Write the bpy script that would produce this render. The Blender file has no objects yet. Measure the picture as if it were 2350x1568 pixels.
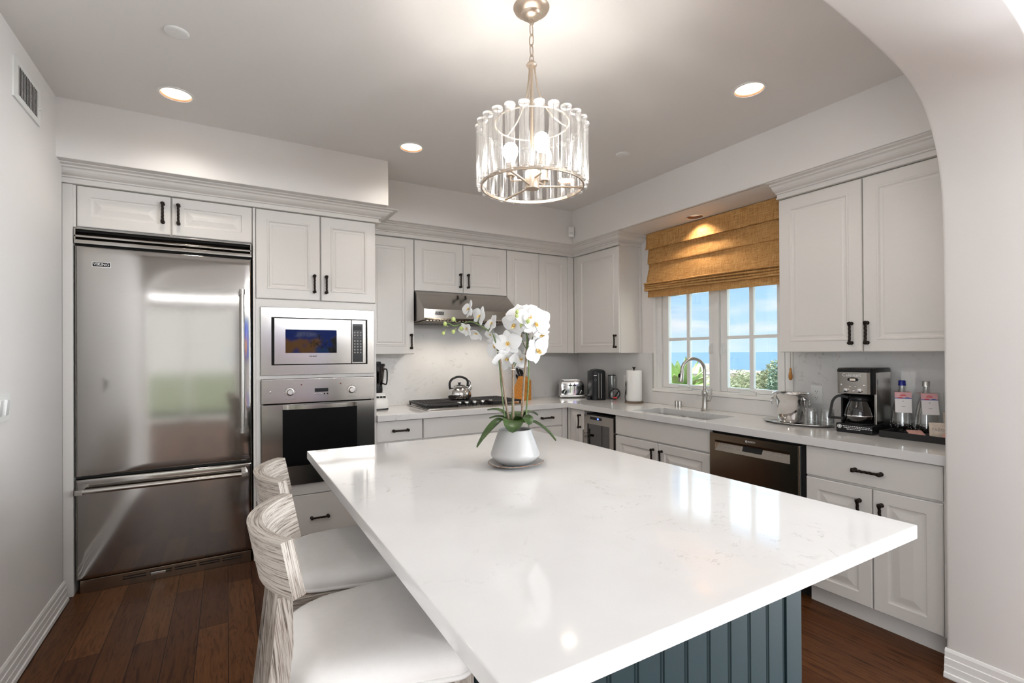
import bpy, bmesh, math, random
from mathutils import Vector, Matrix
random.seed(7)
PI = math.pi
R = math.radians
sc = bpy.context.scene
COL = sc.collection

# ------------------------------------------------------------------ camera
cam_d = bpy.data.cameras.new('camera')
cam_d.sensor_fit = 'HORIZONTAL'
cam_d.sensor_width = 36.0
cam_d.lens = 36.0 * 1119.85 / 2350.0
cam_d.shift_y = 22.2 / 2350.0
cam_d.clip_start = 0.02
cam_d.clip_end = 60000.0
cam = bpy.data.objects.new('camera', cam_d)
COL.objects.link(cam)
yaw, pitch, roll = R(30.27), R(0.203), R(-0.321)
fw = Vector((math.sin(yaw) * math.cos(pitch), math.cos(yaw) * math.cos(pitch), math.sin(pitch)))
ri = Vector((math.cos(yaw), -math.sin(yaw), 0))
up = ri.cross(fw)
r2 = ri * math.cos(roll) + up * math.sin(roll)
u2 = up * math.cos(roll) - ri * math.sin(roll)
M3 = Matrix((r2, u2, -fw)).transposed()
cam.matrix_world = Matrix.Translation((-3.3281, -4.2666, 1.3787)) @ M3.to_4x4()
sc.camera = cam

# ------------------------------------------------------------------ world, colour management
w = bpy.data.worlds.new('sky')
sc.world = w
w.use_nodes = True
nt = w.node_tree
nt.nodes.clear()
N = nt.nodes.new
L = nt.links.new
tc = N('ShaderNodeTexCoord')
sep = N('ShaderNodeSeparateXYZ')
L(tc.outputs['Generated'], sep.inputs[0])
rp = N('ShaderNodeValToRGB')
cr = rp.color_ramp
cr.elements[0].position = 0.0
cr.elements[0].color = (0.62, 0.82, 0.97, 1)
cr.elements[1].position = 0.55
cr.elements[1].color = (0.16, 0.40, 0.85, 1)
e = cr.elements.new(0.18)
e.color = (0.29, 0.60, 0.95, 1)
L(sep.outputs[2], rp.inputs[0])
mp = N('ShaderNodeMapping')
mp.inputs['Scale'].default_value = (2.2, 2.2, 11.0)
L(tc.outputs['Generated'], mp.inputs[0])
nz = N('ShaderNodeTexNoise')
nz.inputs['Scale'].default_value = 2.6
nz.inputs['Detail'].default_value = 7
L(mp.outputs[0], nz.inputs[0])
r2n = N('ShaderNodeValToRGB')
r2n.color_ramp.elements[0].position = 0.46
r2n.color_ramp.elements[1].position = 0.72
L(nz.outputs[0], r2n.inputs[0])
mx = N('ShaderNodeMixRGB')
mx.inputs[2].default_value = (0.86, 0.90, 0.95, 1)
L(r2n.outputs[0], mx.inputs[0])
L(rp.outputs[0], mx.inputs[1])
# a bright bank of white haze stands over the side behind the camera
hz_ = N('ShaderNodeMapRange')
hz_.inputs['From Min'].default_value = .35
hz_.inputs['From Max'].default_value = -.35
L(sep.outputs[1], hz_.inputs[0])
mx2 = N('ShaderNodeMixRGB')
mx2.inputs[2].default_value = (1.25, 1.25, 1.22, 1)
L(hz_.outputs[0], mx2.inputs[0])
L(mx.outputs[0], mx2.inputs[1])
bg = N('ShaderNodeBackground')
bg.inputs['Strength'].default_value = 0.50
L(mx2.outputs[0], bg.inputs[0])
ow = N('ShaderNodeOutputWorld')
L(bg.outputs[0], ow.inputs[0])

vs = sc.view_settings
vs.view_transform = 'Standard'
vs.look = 'None'
vs.exposure = 1.30
vs.gamma = 1.0
vs.use_curve_mapping = False
sc.cycles.use_denoising = True
sc.cycles.denoiser = 'OPENIMAGEDENOISE'
sc.cycles.max_bounces = 10
sc.cycles.diffuse_bounces = 5
sc.cycles.glossy_bounces = 4
sc.cycles.transmission_bounces = 8
sc.cycles.transparent_max_bounces = 40
sc.cycles.sample_clamp_indirect = 6.0
sc.cycles.caustics_reflective = False
sc.cycles.caustics_refractive = False


def lamp(name, kind, loc, energy, color=(1, 1, 1), rot=(0, 0, 0), **kw):
    d = bpy.data.lights.new(name, kind)
    d.energy = energy
    d.color = color
    for k, v in kw.items():
        setattr(d, k, v)
    o = bpy.data.objects.new(name, d)
    COL.objects.link(o)
    o.location = loc
    o.rotation_euler = rot
    return o


lamp('sun', 'SUN', (0, 0, 20), 3.4, (1, .95, .88), (R(-46), R(6), 0), angle=R(1))
# added fill lamps at the adjoining room's side walls, which have no windows
lamp('fill_east', 'AREA', (1.94, -6.1, 1.45), 205, (.86, .94, 1), (0, R(90), 0), shape='RECTANGLE', size=2.3, size_y=3.0)
lamp('fill_west', 'AREA', (-6.54, -6.2, 1.45), 40, (.93, .97, 1), (0, R(-90), 0), shape='RECTANGLE', size=2.3, size_y=3.0)

# sky light through the kitchen window
lamp('daylight_kitchen', 'AREA', (.30, -1.71, 1.45), 2.4, (.70, .93, 1), (0, R(90), 0), shape='RECTANGLE', size=.85, size_y=1.15)
# added strip lamps on the far wall: dim one makes the refrigerator's bright line
lamp('added_strip', 'AREA', (-4.0, -8.36, 2.56), 2.4, (.97, .98, 1), (R(90), 0, 0), shape='RECTANGLE', size=2.6, size_y=.03)
lamp('added_strip', 'AREA', (-.30, -8.36, 2.54), 60, (.93, .97, 1), (R(90), 0, 0), shape='RECTANGLE', size=4.2, size_y=.24)  # strong unseen fill strip, added to brighten the kitchen

# ------------------------------------------------------------------ materials
MATS = {}


def nmat(name):
    m = bpy.data.materials.new(name)
    m.use_nodes = True
    n = m.node_tree
    b = n.nodes['Principled BSDF']
    MATS[name] = m
    return m, n, b


def pos_node(n, scale=(1, 1, 1), rot=(0, 0, 0)):
    g = n.nodes.new('ShaderNodeTexCoord')
    p = n.nodes.new('ShaderNodeMapping')
    p.inputs['Scale'].default_value = scale
    p.inputs['Rotation'].default_value = rot
    n.links.new(g.outputs['Object'], p.inputs[0])
    return p


def noise(n, vec, scale, detail=3, rough=.5, dist=0):
    t = n.nodes.new('ShaderNodeTexNoise')
    t.inputs['Scale'].default_value = scale
    t.inputs['Detail'].default_value = detail
    t.inputs['Roughness'].default_value = rough
    t.inputs['Distortion'].default_value = dist
    n.links.new(vec.outputs[0], t.inputs['Vector'])
    return t


def ramp(n, src, stops, out=0):
    r_ = n.nodes.new('ShaderNodeValToRGB')
    while len(r_.color_ramp.elements) < len(stops):
        r_.color_ramp.elements.new(.5)
    for el, (p_, c_) in zip(r_.color_ramp.elements, stops):
        el.position = p_
        el.color = (*c_, 1) if len(c_) == 3 else c_
    n.links.new(src.outputs[out], r_.inputs[0])
    return r_


def bump(n, b, src, strength=.1, dist=.01, out=0):
    k = n.nodes.new('ShaderNodeBump')
    k.inputs['Strength'].default_value = strength
    k.inputs['Distance'].default_value = dist
    n.links.new(src.outputs[out], k.inputs['Height'])
    n.links.new(k.outputs[0], b.inputs['Normal'])
    return k


def solid(name, col, rough=.5, metal=0, spec=.5, nscale=0, nstr=.05, ndist=.004, var=0, coat=0, emit=None, es=0):
    m, n, b = nmat(name)
    b.inputs['Base Color'].default_value = (*col, 1)
    b.inputs['Roughness'].default_value = rough
    b.inputs['Metallic'].default_value = metal
    b.inputs['Specular IOR Level'].default_value = spec
    if coat:
        b.inputs['Coat Weight'].default_value = coat
        b.inputs['Coat Roughness'].default_value = .08
    if nscale:
        p = pos_node(n)
        t = noise(n, p, nscale, 4)
        bump(n, b, t, nstr, ndist)
        if var:
            r_ = ramp(n, t, [(.3, tuple(c * (1 - var) for c in col)), (.7, tuple(min(1, c * (1 + var)) for c in col))])
            n.links.new(r_.outputs[0], b.inputs['Base Color'])
    if emit:
        b.inputs['Emission Color'].default_value = (*emit, 1)
        b.inputs['Emission Strength'].default_value = es
    return m


solid('wall_paint', (.78, .755, .735), .6, nscale=220, nstr=.06, ndist=.002, var=.006)
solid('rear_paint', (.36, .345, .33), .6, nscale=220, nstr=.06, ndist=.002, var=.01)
solid('ceiling_paint', (.80, .775, .755), .7, nscale=220, nstr=.05, ndist=.002, var=.006)
solid('cabinet_paint', (.75, .725, .695), .36, nscale=90, nstr=.02, ndist=.001, var=.006)
solid('trim_paint', (.84, .83, .81), .32, nscale=90, nstr=.02, ndist=.001, var=.004)
solid('white_plastic', (.80, .80, .78), .35, nscale=150, nstr=.01, ndist=.001)
solid('dark_bronze', (.022, .015, .012), .36, .75, nscale=120, nstr=.1, ndist=.001, var=.25)
solid('black_plastic', (.012, .012, .013), .25, spec=.3, nscale=200, nstr=.03, ndist=.0005)
solid('black_matte', (.012, .011, .011), .6, nscale=150, nstr=.05, ndist=.001)
solid('black_iron', (.018, .016, .018), .42, .2, nscale=300, nstr=.15, ndist=.001)
solid('void_black', (.006, .006, .006), .8)
solid('oven_glass', (.003, .003, .0035), .30, spec=.12, nscale=60, nstr=.0, ndist=.001)
solid('screen_glass', (.006, .006, .008), .04, spec=.75)
solid('chrome', (.82, .82, .82), .08, 1, nscale=300, nstr=.01, ndist=.0005)
solid('polished_steel', (.74, .73, .72), .09, 1, nscale=300, nstr=.01, ndist=.0005)
solid('satin_nickel', (.55, .53, .50), .27, 1, nscale=400, nstr=.02, ndist=.0005)
solid('champagne_metal', (.60, .50, .40), .38, .85, nscale=160, nstr=.06, ndist=.0006, var=.06)
solid('teal_paint', (.013, .031, .037), .42, nscale=120, nstr=.04, ndist=.001, var=.05)
solid('petal_white', (.70, .70, .695), .5, nscale=60, nstr=.05, ndist=.002, var=.015)
solid('petal_centre', (.74, .54, .20), .5, nscale=200, nstr=.05, ndist=.001, var=.35)
solid('bud_green', (.42, .50, .16), .45, nscale=90, nstr=.05, ndist=.001, var=.2)
solid('stem_green', (.10, .15, .05), .5, nscale=90, nstr=.08, ndist=.001, var=.3)
solid('bamboo', (.22, .16, .105), .5, nscale=90, nstr=.08, ndist=.001, var=.25)
solid('soil', (.03, .02, .015), .9, nscale=120, nstr=.6, ndist=.01, var=.4)
solid('ceramic_white', (.42, .415, .41), .30, nscale=80, nstr=.03, ndist=.001, var=.01)
solid('tie_white', (.75, .7, .6), .6)
solid('paper_white', (.86, .86, .85), .85, nscale=90, nstr=.2, ndist=.002)
solid('light_lens', (1, .96, .9), .5, emit=(1, .93, .82), es=9)
solid('can_baffle', (.80, .72, .62), .35, nscale=200, nstr=.02, ndist=.001)
solid('soffit_lens', (.85, .68, .52), .5, emit=(1, .76, .52), es=.18)
solid('bulb_glow', (1, .95, .88), .5, emit=(1, .93, .84), es=5)
solid('rust_ring', (.20, .09, .04), .5, nscale=90, nstr=.02)
solid('blue_display', (.02, .03, .3), .3, emit=(.08, .14, 1), es=1.6)
solid('red_dot', (.25, .01, .01), .4)
solid('grey_print', (.30, .29, .28), .6)
solid('white_print', (.80, .80, .80), .5)
solid('blue_cap', (.012, .02, .26), .35)
solid('silver_cap', (.7, .7, .68), .3, .9)
solid('tag_white', (.82, .79, .79), .6)
solid('tag_pink', (.72, .40, .42), .6)
solid('tag_blue', (.12, .15, .42), .6)
solid('tag_red', (.62, .05, .06), .6)
solid('amber_wood', (.50, .20, .03), .4, nscale=60, nstr=.04, ndist=.001, var=.25)
solid('tea_paper', (.72, .62, .52), .7, nscale=60, nstr=.1, ndist=.002, var=.1)
solid('tea_pink', (.70, .40, .34), .7, nscale=60, nstr=.1, ndist=.002, var=.1)
solid('grey_cord', (.05, .045, .045), .5)
solid('cord_tan', (.45, .40, .32), .7)
solid('sea_blue', (.11, .25, .42), .5, nscale=.004, nstr=.0, var=.10)
solid('plaster_white', (.80, .74, .70), .8, nscale=6, nstr=.1, var=.04)
solid('roof_tile', (.70, .50, .42), .8, nscale=9, nstr=.2, var=.12)
solid('ground_earth', (.22, .22, .10), .9, nscale=1.2, nstr=.4, ndist=.05, var=.5)
solid('leaf_light', (.50, .72, .26), .45, nscale=8, nstr=.05, var=.18)
solid('leaf_olive', (.40, .46, .27), .6, nscale=9, nstr=.1, var=.35)
solid('leaf_blue', (.20, .32, .22), .6, nscale=9, nstr=.1, var=.35)
solid('leaf_straw', (.62, .60, .30), .6, nscale=9, nstr=.1, var=.25)
solid('bark', (.14, .10, .07), .8, nscale=30, nstr=.4, var=.3)
solid('tv_black', (.01, .01, .01), .4)
solid('tv_blue', (.01, .02, .08), .4, emit=(.015, .06, .42), es=1.1)
solid('tv_green', (.02, .08, .03), .4, emit=(.10, .38, .12), es=.7)
solid('tv_orange', (.2, .09, .02), .4, emit=(.42, .20, .05), es=.9)
solid('tv_white', (.5, .5, .5), .4, emit=(.6, .7, .9), es=.9)
solid('lawn', (.24, .27, .18), .9, nscale=3, nstr=.3, var=.3)


def mk_steel(name, base, rough, scale, aniso=.0):
    m, n, b = nmat(name)
    b.inputs['Metallic'].default_value = 1
    p = pos_node(n, scale)
    t = noise(n, p, 1.0, 4, .6)
    r_ = ramp(n, t, [(.3, tuple(c * .98 for c in base)), (.7, tuple(c * 1.02 for c in base))])
    n.links.new(r_.outputs[0], b.inputs['Base Color'])
    r3 = ramp(n, t, [(.25, (rough * .95,) * 3), (.75, (rough * 1.05,) * 3)])
    n.links.new(r3.outputs[0], b.inputs['Roughness'])
    bump(n, b, t, .012, .0004)
    if aniso:
        b.inputs['Anisotropic'].default_value = aniso
        tg = n.nodes.new('ShaderNodeTangent')
        tg.direction_type = 'RADIAL'
        tg.axis = 'Z'
        n.links.new(tg.outputs[0], b.inputs['Tangent'])
    return m


mk_steel('steel_brushed', (.43, .41, .39), .085, (3, 3, 900), .3)
mk_steel('steel_plain', (.42, .395, .365), .17, (4, 4, 1100))
mk_steel('steel_brown_reflection', (.36, .28, .21), .20, (3, 3, 700), .3)  # brown reflection of floor and island put into the dishwasher's base colour
mk_steel('steel_sink', (.55, .55, .55), .30, (200, 3, 3))


def mk_quartz():
    m, n, b = nmat('quartz')
    p = pos_node(n)
    big = noise(n, p, 1.3, 2, .5, .4)
    v1 = noise(n, p, 1.9, 9, .62, 1.6)
    s = n.nodes.new('ShaderNodeMath')
    s.operation = 'SUBTRACT'
    s.inputs[1].default_value = .5
    n.links.new(v1.outputs[0], s.inputs[0])
    a = n.nodes.new('ShaderNodeMath')
    a.operation = 'ABSOLUTE'
    n.links.new(s.outputs[0], a.inputs[0])
    vein = ramp(n, a, [(0, (1, 1, 1)), (.007, (0, 0, 0))])
    msk = ramp(n, big, [(.47, (0, 0, 0)), (.58, (1, 1, 1))])
    brk = noise(n, p, 26, 3)
    mb = ramp(n, brk, [(.44, (0, 0, 0)), (.64, (1, 1, 1))])
    mm = n.nodes.new('ShaderNodeMath')
    mm.operation = 'MULTIPLY'
    n.links.new(vein.outputs[0], mm.inputs[0])
    n.links.new(msk.outputs[0], mm.inputs[1])
    m2 = n.nodes.new('ShaderNodeMath')
    m2.operation = 'MULTIPLY'
    n.links.new(mm.outputs[0], m2.inputs[0])
    n.links.new(mb.outputs[0], m2.inputs[1])
    m3 = n.nodes.new('ShaderNodeMath')
    m3.operation = 'MULTIPLY'
    m3.inputs[1].default_value = .75
    n.links.new(m2.outputs[0], m3.inputs[0])
    cl = noise(n, p, 5, 4)
    base = ramp(n, cl, [(.3, (.705, .695, .685)), (.7, (.745, .737, .728))])
    mx_ = n.nodes.new('ShaderNodeMixRGB')
    mx_.inputs[2].default_value = (.40, .38, .36, 1)
    n.links.new(m3.outputs[0], mx_.inputs[0])
    n.links.new(base.outputs[0], mx_.inputs[1])
    n.links.new(mx_.outputs[0], b.inputs['Base Color'])
    b.inputs['Roughness'].default_value = .075
    b.inputs['Specular IOR Level'].default_value = .55


mk_quartz()


def mk_floor():
    m, n, b = nmat('wood_floor')
    p = pos_node(n, (1, 1, 1), (0, 0, R(90)))
    br = n.nodes.new('ShaderNodeTexBrick')
    br.inputs['Scale'].default_value = 1
    br.inputs['Brick Width'].default_value = 1.35
    br.inputs['Row Height'].default_value = .128
    br.inputs['Mortar Size'].default_value = .0016
    br.inputs['Mortar Smooth'].default_value = .1
    br.inputs['Bias'].default_value = -.1
    br.inputs['Color1'].default_value = (.085, .033, .014, 1)
    br.inputs['Color2'].default_value = (.185, .078, .031, 1)
    br.inputs['Mortar'].default_value = (.008, .004, .003, 1)
    br.offset = .37
    n.links.new(p.outputs[0], br.inputs['Vector'])
    p2 = pos_node(n, (46, 1.9, 1))
    g1 = noise(n, p2, 1.6, 5, .6, 1.3)
    p3 = pos_node(n, (20, 2.4, 1))
    wv = noise(n, p3, 1.0, 4, .55, 3.2)
    gr = ramp(n, wv, [(.36, (.45, .42, .40)), (.47, (.95, .95, .95)), (.56, (1.0, 1.0, 1.0)), (.66, (.72, .70, .68))])
    g2 = ramp(n, g1, [(.3, (.6, .6, .6)), (.7, (1.15, 1.1, 1.05))])
    mu = n.nodes.new('ShaderNodeMixRGB')
    mu.blend_type = 'MULTIPLY'
    mu.inputs[0].default_value = .8
    n.links.new(br.outputs[0], mu.inputs[1])
    n.links.new(gr.outputs[0], mu.inputs[2])
    mu2 = n.nodes.new('ShaderNodeMixRGB')
    mu2.blend_type = 'MULTIPLY'
    mu2.inputs[0].default_value = .8
    n.links.new(mu.outputs[0], mu2.inputs[1])
    n.links.new(g2.outputs[0], mu2.inputs[2])
    n.links.new(mu2.outputs[0], b.inputs['Base Color'])
    b.inputs['Roughness'].default_value = .34
    b.inputs['Specular IOR Level'].default_value = .10
    bump(n, b, wv, .08, .002)


mk_floor()


def mk_weathered():
    m, n, b = nmat('weathered_wood')
    g = n.nodes.new('ShaderNodeUVMap')
    p = n.nodes.new('ShaderNodeMapping')
    p.inputs['Scale'].default_value = (7, 280, 1)
    n.links.new(g.outputs[0], p.inputs[0])
    t = noise(n, p, 1.0, 5, .65, 1.4)
    r_ = ramp(n, t, [(.36, (.09, .07, .055)), (.44, (.30, .25, .21)), (.54, (.50, .455, .405)), (.8, (.60, .555, .505))])
    n.links.new(r_.outputs[0], b.inputs['Base Color'])
    b.inputs['Roughness'].default_value = .75
    bump(n, b, t, .35, .003)


mk_weathered()


def mk_fabric():
    m, n, b = nmat('linen')
    p = pos_node(n)
    t = noise(n, p, 700, 2)
    t2 = noise(n, p, 40, 4)
    r_ = ramp(n, t2, [(.3, (.86, .84, .815)), (.7, (.88, .86, .84))])
    n.links.new(r_.outputs[0], b.inputs['Base Color'])
    b.inputs['Roughness'].default_value = .9
    bump(n, b, t, .25, .001)


mk_fabric()


def mk_shade():
    m, n, b = nmat('woven_shade')
    p1 = pos_node(n, (30, 13, 620))
    p2 = pos_node(n, (30, 620, 17))
    a = noise(n, p1, 1, 3)
    c = noise(n, p2, 1, 3)
    mu = n.nodes.new('ShaderNodeMath')
    mu.operation = 'ADD'
    n.links.new(a.outputs[0], mu.inputs[0])
    n.links.new(c.outputs[0], mu.inputs[1])
    d = n.nodes.new('ShaderNodeMath')
    d.operation = 'MULTIPLY'
    d.inputs[1].default_value = .5
    n.links.new(mu.outputs[0], d.inputs[0])
    r_ = ramp(n, d, [(.36, (.30, .125, .03)), (.47, (.62, .33, .105)), (.57, (.76, .47, .19)), (.68, (.88, .66, .38))])
    n.links.new(r_.outputs[0], b.inputs['Base Color'])
    b.inputs['Roughness'].default_value = .9
    bump(n, b, d, .4, .002)
    tr = n.nodes.new('ShaderNodeBsdfTranslucent')
    n.links.new(r_.outputs[0], tr.inputs[0])
    ms = n.nodes.new('ShaderNodeMixShader')
    ms.inputs[0].default_value = .25
    out = n.nodes['Material Output']
    n.links.new(b.outputs[0], ms.inputs[1])
    n.links.new(tr.outputs[0], ms.inputs[2])
    n.links.new(ms.outputs[0], out.inputs[0])


mk_shade()


def mk_glass(name, tint, lo, hi, rough=.02, milk=0):
    """thin clear glass: see-through face on, mirror-like at grazing angles"""
    m, n, b = nmat(name)
    out = n.nodes['Material Output']
    n.nodes.remove(b)
    t = n.nodes.new('ShaderNodeBsdfTransparent')
    t.inputs[0].default_value = (*tint, 1)
    g = n.nodes.new('ShaderNodeBsdfGlossy')
    g.inputs['Roughness'].default_value = rough
    g.inputs['Color'].default_value = (.95, .95, .95, 1)
    lw = n.nodes.new('ShaderNodeLayerWeight')
    lw.inputs[0].default_value = .35
    mr = n.nodes.new('ShaderNodeMapRange')
    mr.inputs['To Min'].default_value = lo
    mr.inputs['To Max'].default_value = hi
    n.links.new(lw.outputs['Facing'], mr.inputs[0])
    ms = n.nodes.new('ShaderNodeMixShader')
    n.links.new(mr.outputs[0], ms.inputs[0])
    n.links.new(t.outputs[0], ms.inputs[1])
    n.links.new(g.outputs[0], ms.inputs[2])
    if milk:
        tr = n.nodes.new('ShaderNodeBsdfTranslucent')
        tr.inputs[0].default_value = (.95, .94, .92, 1)
        m2 = n.nodes.new('ShaderNodeMixShader')
        m2.inputs[0].default_value = milk
        n.links.new(ms.outputs[0], m2.inputs[1])
        n.links.new(tr.outputs[0], m2.inputs[2])
        ms = m2
    n.links.new(ms.outputs[0], out.inputs[0])


mk_glass('window_glass', (.98, .99, .99), .02, .35, .01)
mk_glass('tube_glass', (.985, .985, .98), .03, .85, .06, .04)
mk_glass('frost_glass', (.9, .9, .88), .05, .4, .25, .45)
mk_glass('clear_glass', (.94, .95, .95), .10, .8, .03)
mk_glass('smoke_glass', (.16, .16, .18), .05, .5, .03)
mk_glass('carafe_glass', (.35, .34, .34), .05, .6, .03)


def mk_leaf():
    m, n, b = nmat('orchid_leaf')
    p = pos_node(n, (1, 1, 1))
    t = noise(n, p, 30, 4)
    r_ = ramp(n, t, [(.3, (.018, .045, .012)), (.7, (.06, .11, .025))])
    n.links.new(r_.outputs[0], b.inputs['Base Color'])
    b.inputs['Roughness'].default_value = .33


mk_leaf()

# ------------------------------------------------------------------ mesh helpers
ORG = {}          # object name -> world offset its local mesh is measured from


def V(*a):
    return Vector(a)


class MB:
    def __init__(s):
        s.bm = bmesh.new()
        s.uv = None
        s.bev = False

    def _new(s, before):
        return [v for v in s.bm.verts if v.index == -1 or v not in before]

    def box(s, x0, x1, y0, y1, z0, z1, b=0, seg=2):
        x0, x1 = min(x0, x1), max(x0, x1)
        y0, y1 = min(y0, y1), max(y0, y1)
        z0, z1 = min(z0, z1), max(z0, z1)
        vs_ = [s.bm.verts.new((x, y, z)) for z in (z0, z1) for x, y in ((x0, y0), (x1, y0), (x1, y1), (x0, y1))]
        fs = [(3, 2, 1, 0), (4, 5, 6, 7), (0, 1, 5, 4), (1, 2, 6, 5), (2, 3, 7, 6), (3, 0, 4, 7)]
        faces = [s.bm.faces.new([vs_[i] for i in f]) for f in fs]
        if b:
            s.bev = True
            es_ = list({e_ for f in faces for e_ in f.edges})
            bmesh.ops.bevel(s.bm, geom=es_, offset=b, segments=seg, affect='EDGES', profile=.5)
        return s

    def hexa(s, bot, top, b=0):
        """eight corners: two rings of four"""
        vs_ = [s.bm.verts.new(p) for p in list(bot) + list(top)]
        fs = [(3, 2, 1, 0), (4, 5, 6, 7), (0, 1, 5, 4), (1, 2, 6, 5), (2, 3, 7, 6), (3, 0, 4, 7)]
        faces = [s.bm.faces.new([vs_[i] for i in f]) for f in fs]
        if b:
            s.bev = True
            bmesh.ops.bevel(s.bm, geom=list({e_ for f in faces for e_ in f.edges}), offset=b, segments=2, affect='EDGES')
        return s

    def ring_loft(s, rings, closed=True, cap0=True, cap1=True):
        rows = [[s.bm.verts.new(p) for p in r_] for r_ in rings]
        n = len(rows[0])
        for a, b in zip(rows[:-1], rows[1:]):
            for i in range(n if closed else n - 1):
                j = (i + 1) % n
                s.bm.faces.new((a[i], a[j], b[j], b[i]))
        if cap0:
            s.bm.faces.new(rows[0][::-1])
        if cap1:
            s.bm.faces.new(rows[-1])
        return s

    def lathe(s, prof, c=(0, 0, 0), seg=32, cap0=True, cap1=True, sx=1, sy=1):
        rings = []
        for r_, z in prof:
            r_ = max(r_, 1e-4)
            rings.append([(c[0] + r_ * sx * math.cos(2 * PI * i / seg), c[1] + r_ * sy * math.sin(2 * PI * i / seg), c[2] + z) for i in range(seg)])
        return s.ring_loft(rings, True, cap0, cap1)

    def cyl(s, p0, p1, r0, r1=None, seg=20, cap=True):
        return s.tube([p0, p1], [r0, r0 if r1 is None else r1], seg, cap)

    def tube(s, pts, r_, seg=10, cap=True, twist=0, flute=0, nfl=4):
        pts = [Vector(p) for p in pts]
        n = len(pts)
        rr = r_ if isinstance(r_, (list, tuple)) else [r_] * n
        tang = []
        for i in range(n):
            t = pts[min(i + 1, n - 1)] - pts[max(i - 1, 0)]
            tang.append(t.normalized() if t.length > 1e-9 else Vector((0, 0, 1)))
        ref = Vector((0, 0, 1)) if abs(tang[0].z) < .9 else Vector((1, 0, 0))
        nrm = (ref - tang[0] * ref.dot(tang[0])).normalized()
        rings = []
        for i in range(n):
            nrm = (nrm - tang[i] * nrm.dot(tang[i]))
            nrm = nrm.normalized() if nrm.length > 1e-6 else tang[i].orthogonal().normalized()
            bi = tang[i].cross(nrm)
            ring = []
            for k in range(seg):
                a = 2 * PI * k / seg
                q = rr[i] * (1 + flute * math.cos(nfl * a - twist * i))
                ring.append(pts[i] + nrm * (q * math.cos(a)) + bi * (q * math.sin(a)))
            rings.append(ring)
        return s.ring_loft(rings, True, cap, cap)

    def closed_tube(s, pts, r_, seg=8):
        pts = [Vector(p) for p in pts]
        n = len(pts)
        cen = sum(pts, Vector()) / n
        rows = []
        for i in range(n):
            t = (pts[(i + 1) % n] - pts[i - 1]).normalized()
            out = (pts[i] - cen)
            out = (out - t * out.dot(t)).normalized()
            bi = t.cross(out)
            rows.append([s.bm.verts.new(pts[i] + out * (r_ * math.cos(2 * PI * k / seg)) + bi * (r_ * math.sin(2 * PI * k / seg))) for k in range(seg)])
        for i in range(n):
            a, b = rows[i], rows[(i + 1) % n]
            for k in range(seg):
                m = (k + 1) % seg
                s.bm.faces.new((a[k], a[m], b[m], b[k]))
        return s

    def sphere(s, c, r_, seg=16, rings=10, sx=1, sy=1, sz=1):
        prof = []
        for i in range(rings + 1):
            a = -PI / 2 + PI * i / rings
            prof.append((r_ * math.cos(a), r_ * math.sin(a) * sz))
        return s.lathe(prof, c, seg, True, True, sx, sy)

    def prism(s, poly, fn, d0, d1):
        """poly: list of (a,b); fn(a,b,d)->point"""
        return s.ring_loft([[fn(a, b, d0) for a, b in poly], [fn(a, b, d1) for a, b in poly]])

    def grid(s, fn, nu, nv, uvs=None):
        if uvs and s.uv is None:
            s.uv = s.bm.loops.layers.uv.new('UVMap')
        rows = [[s.bm.verts.new(fn(i / nu, j / nv)) for j in range(nv + 1)] for i in range(nu + 1)]
        for i in range(nu):
            for j in range(nv):
                f = s.bm.faces.new((rows[i][j], rows[i + 1][j], rows[i + 1][j + 1], rows[i][j + 1]))
                if uvs:
                    for lp, (a, b) in zip(f.loops, ((i, j), (i + 1, j), (i + 1, j + 1), (i, j + 1))):
                        lp[s.uv].uv = uvs(a / nu, b / nv)
        return s

    def build(s, name, material, parent=None, smooth=40, uvlong=None, off=None, recalc=True):
        bm = s.bm
        if recalc:
            bmesh.ops.recalc_face_normals(bm, faces=bm.faces)
        if uvlong:
            lay = s.uv or bm.loops.layers.uv.new('UVMap')
            k = 'xyz'.index(uvlong)
            o_ = [i for i in range(3) if i != k]
            jit = random.random() * 7
            for f in bm.faces:
                for lp in f.loops:
                    c = lp.vert.co
                    lp[lay].uv = (c[k] + jit, c[o_[0]] + c[o_[1]] + jit)
        o3 = ORG.get(parent.name, Vector()) if parent else (Vector(off) if off else Vector())
        if o3.length:
            bmesh.ops.translate(bm, verts=bm.verts, vec=-o3)
        me = bpy.data.meshes.new(name)
        bm.to_mesh(me)
        bm.free()
        me.materials.append(MATS[material])
        if smooth:
            for p in me.polygons:
                p.use_smooth = True
            me.set_sharp_from_angle(angle=R(smooth))
        o = bpy.data.objects.new(name, me)
        COL.objects.link(o)
        if s.bev and smooth:
            wn = o.modifiers.new('face_normals', 'WEIGHTED_NORMAL')
            wn.keep_sharp = True
        if parent:
            o.parent = parent
            ORG[o.name] = o3.copy()
        elif off:
            o.location = off
        return o


def tag(o, label, cat, group=None):
    o['label'] = label
    o['category'] = cat
    if group:
        o['group'] = group
    return o


def thing(name, label, cat, loc=(0, 0, 0), rz=0, group=None, local=False):
    """an Empty at the thing's base; local=True: its parts are modelled around the origin"""
    o = bpy.data.objects.new(name, None)
    o.empty_display_size = .05
    COL.objects.link(o)
    o.location = loc
    o.rotation_euler = (0, 0, rz)
    ORG[o.name] = Vector((0, 0, 0)) if local else Vector(loc)
    return tag(o, label, cat, group)


def struct(o):
    o['kind'] = 'structure'
    return o


def copy_tree(o, parent=None):
    c = o.copy()
    COL.objects.link(c)
    if parent:
        c.parent = parent
    for ch in list(o.children):
        copy_tree(ch, c)
    return c


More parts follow.
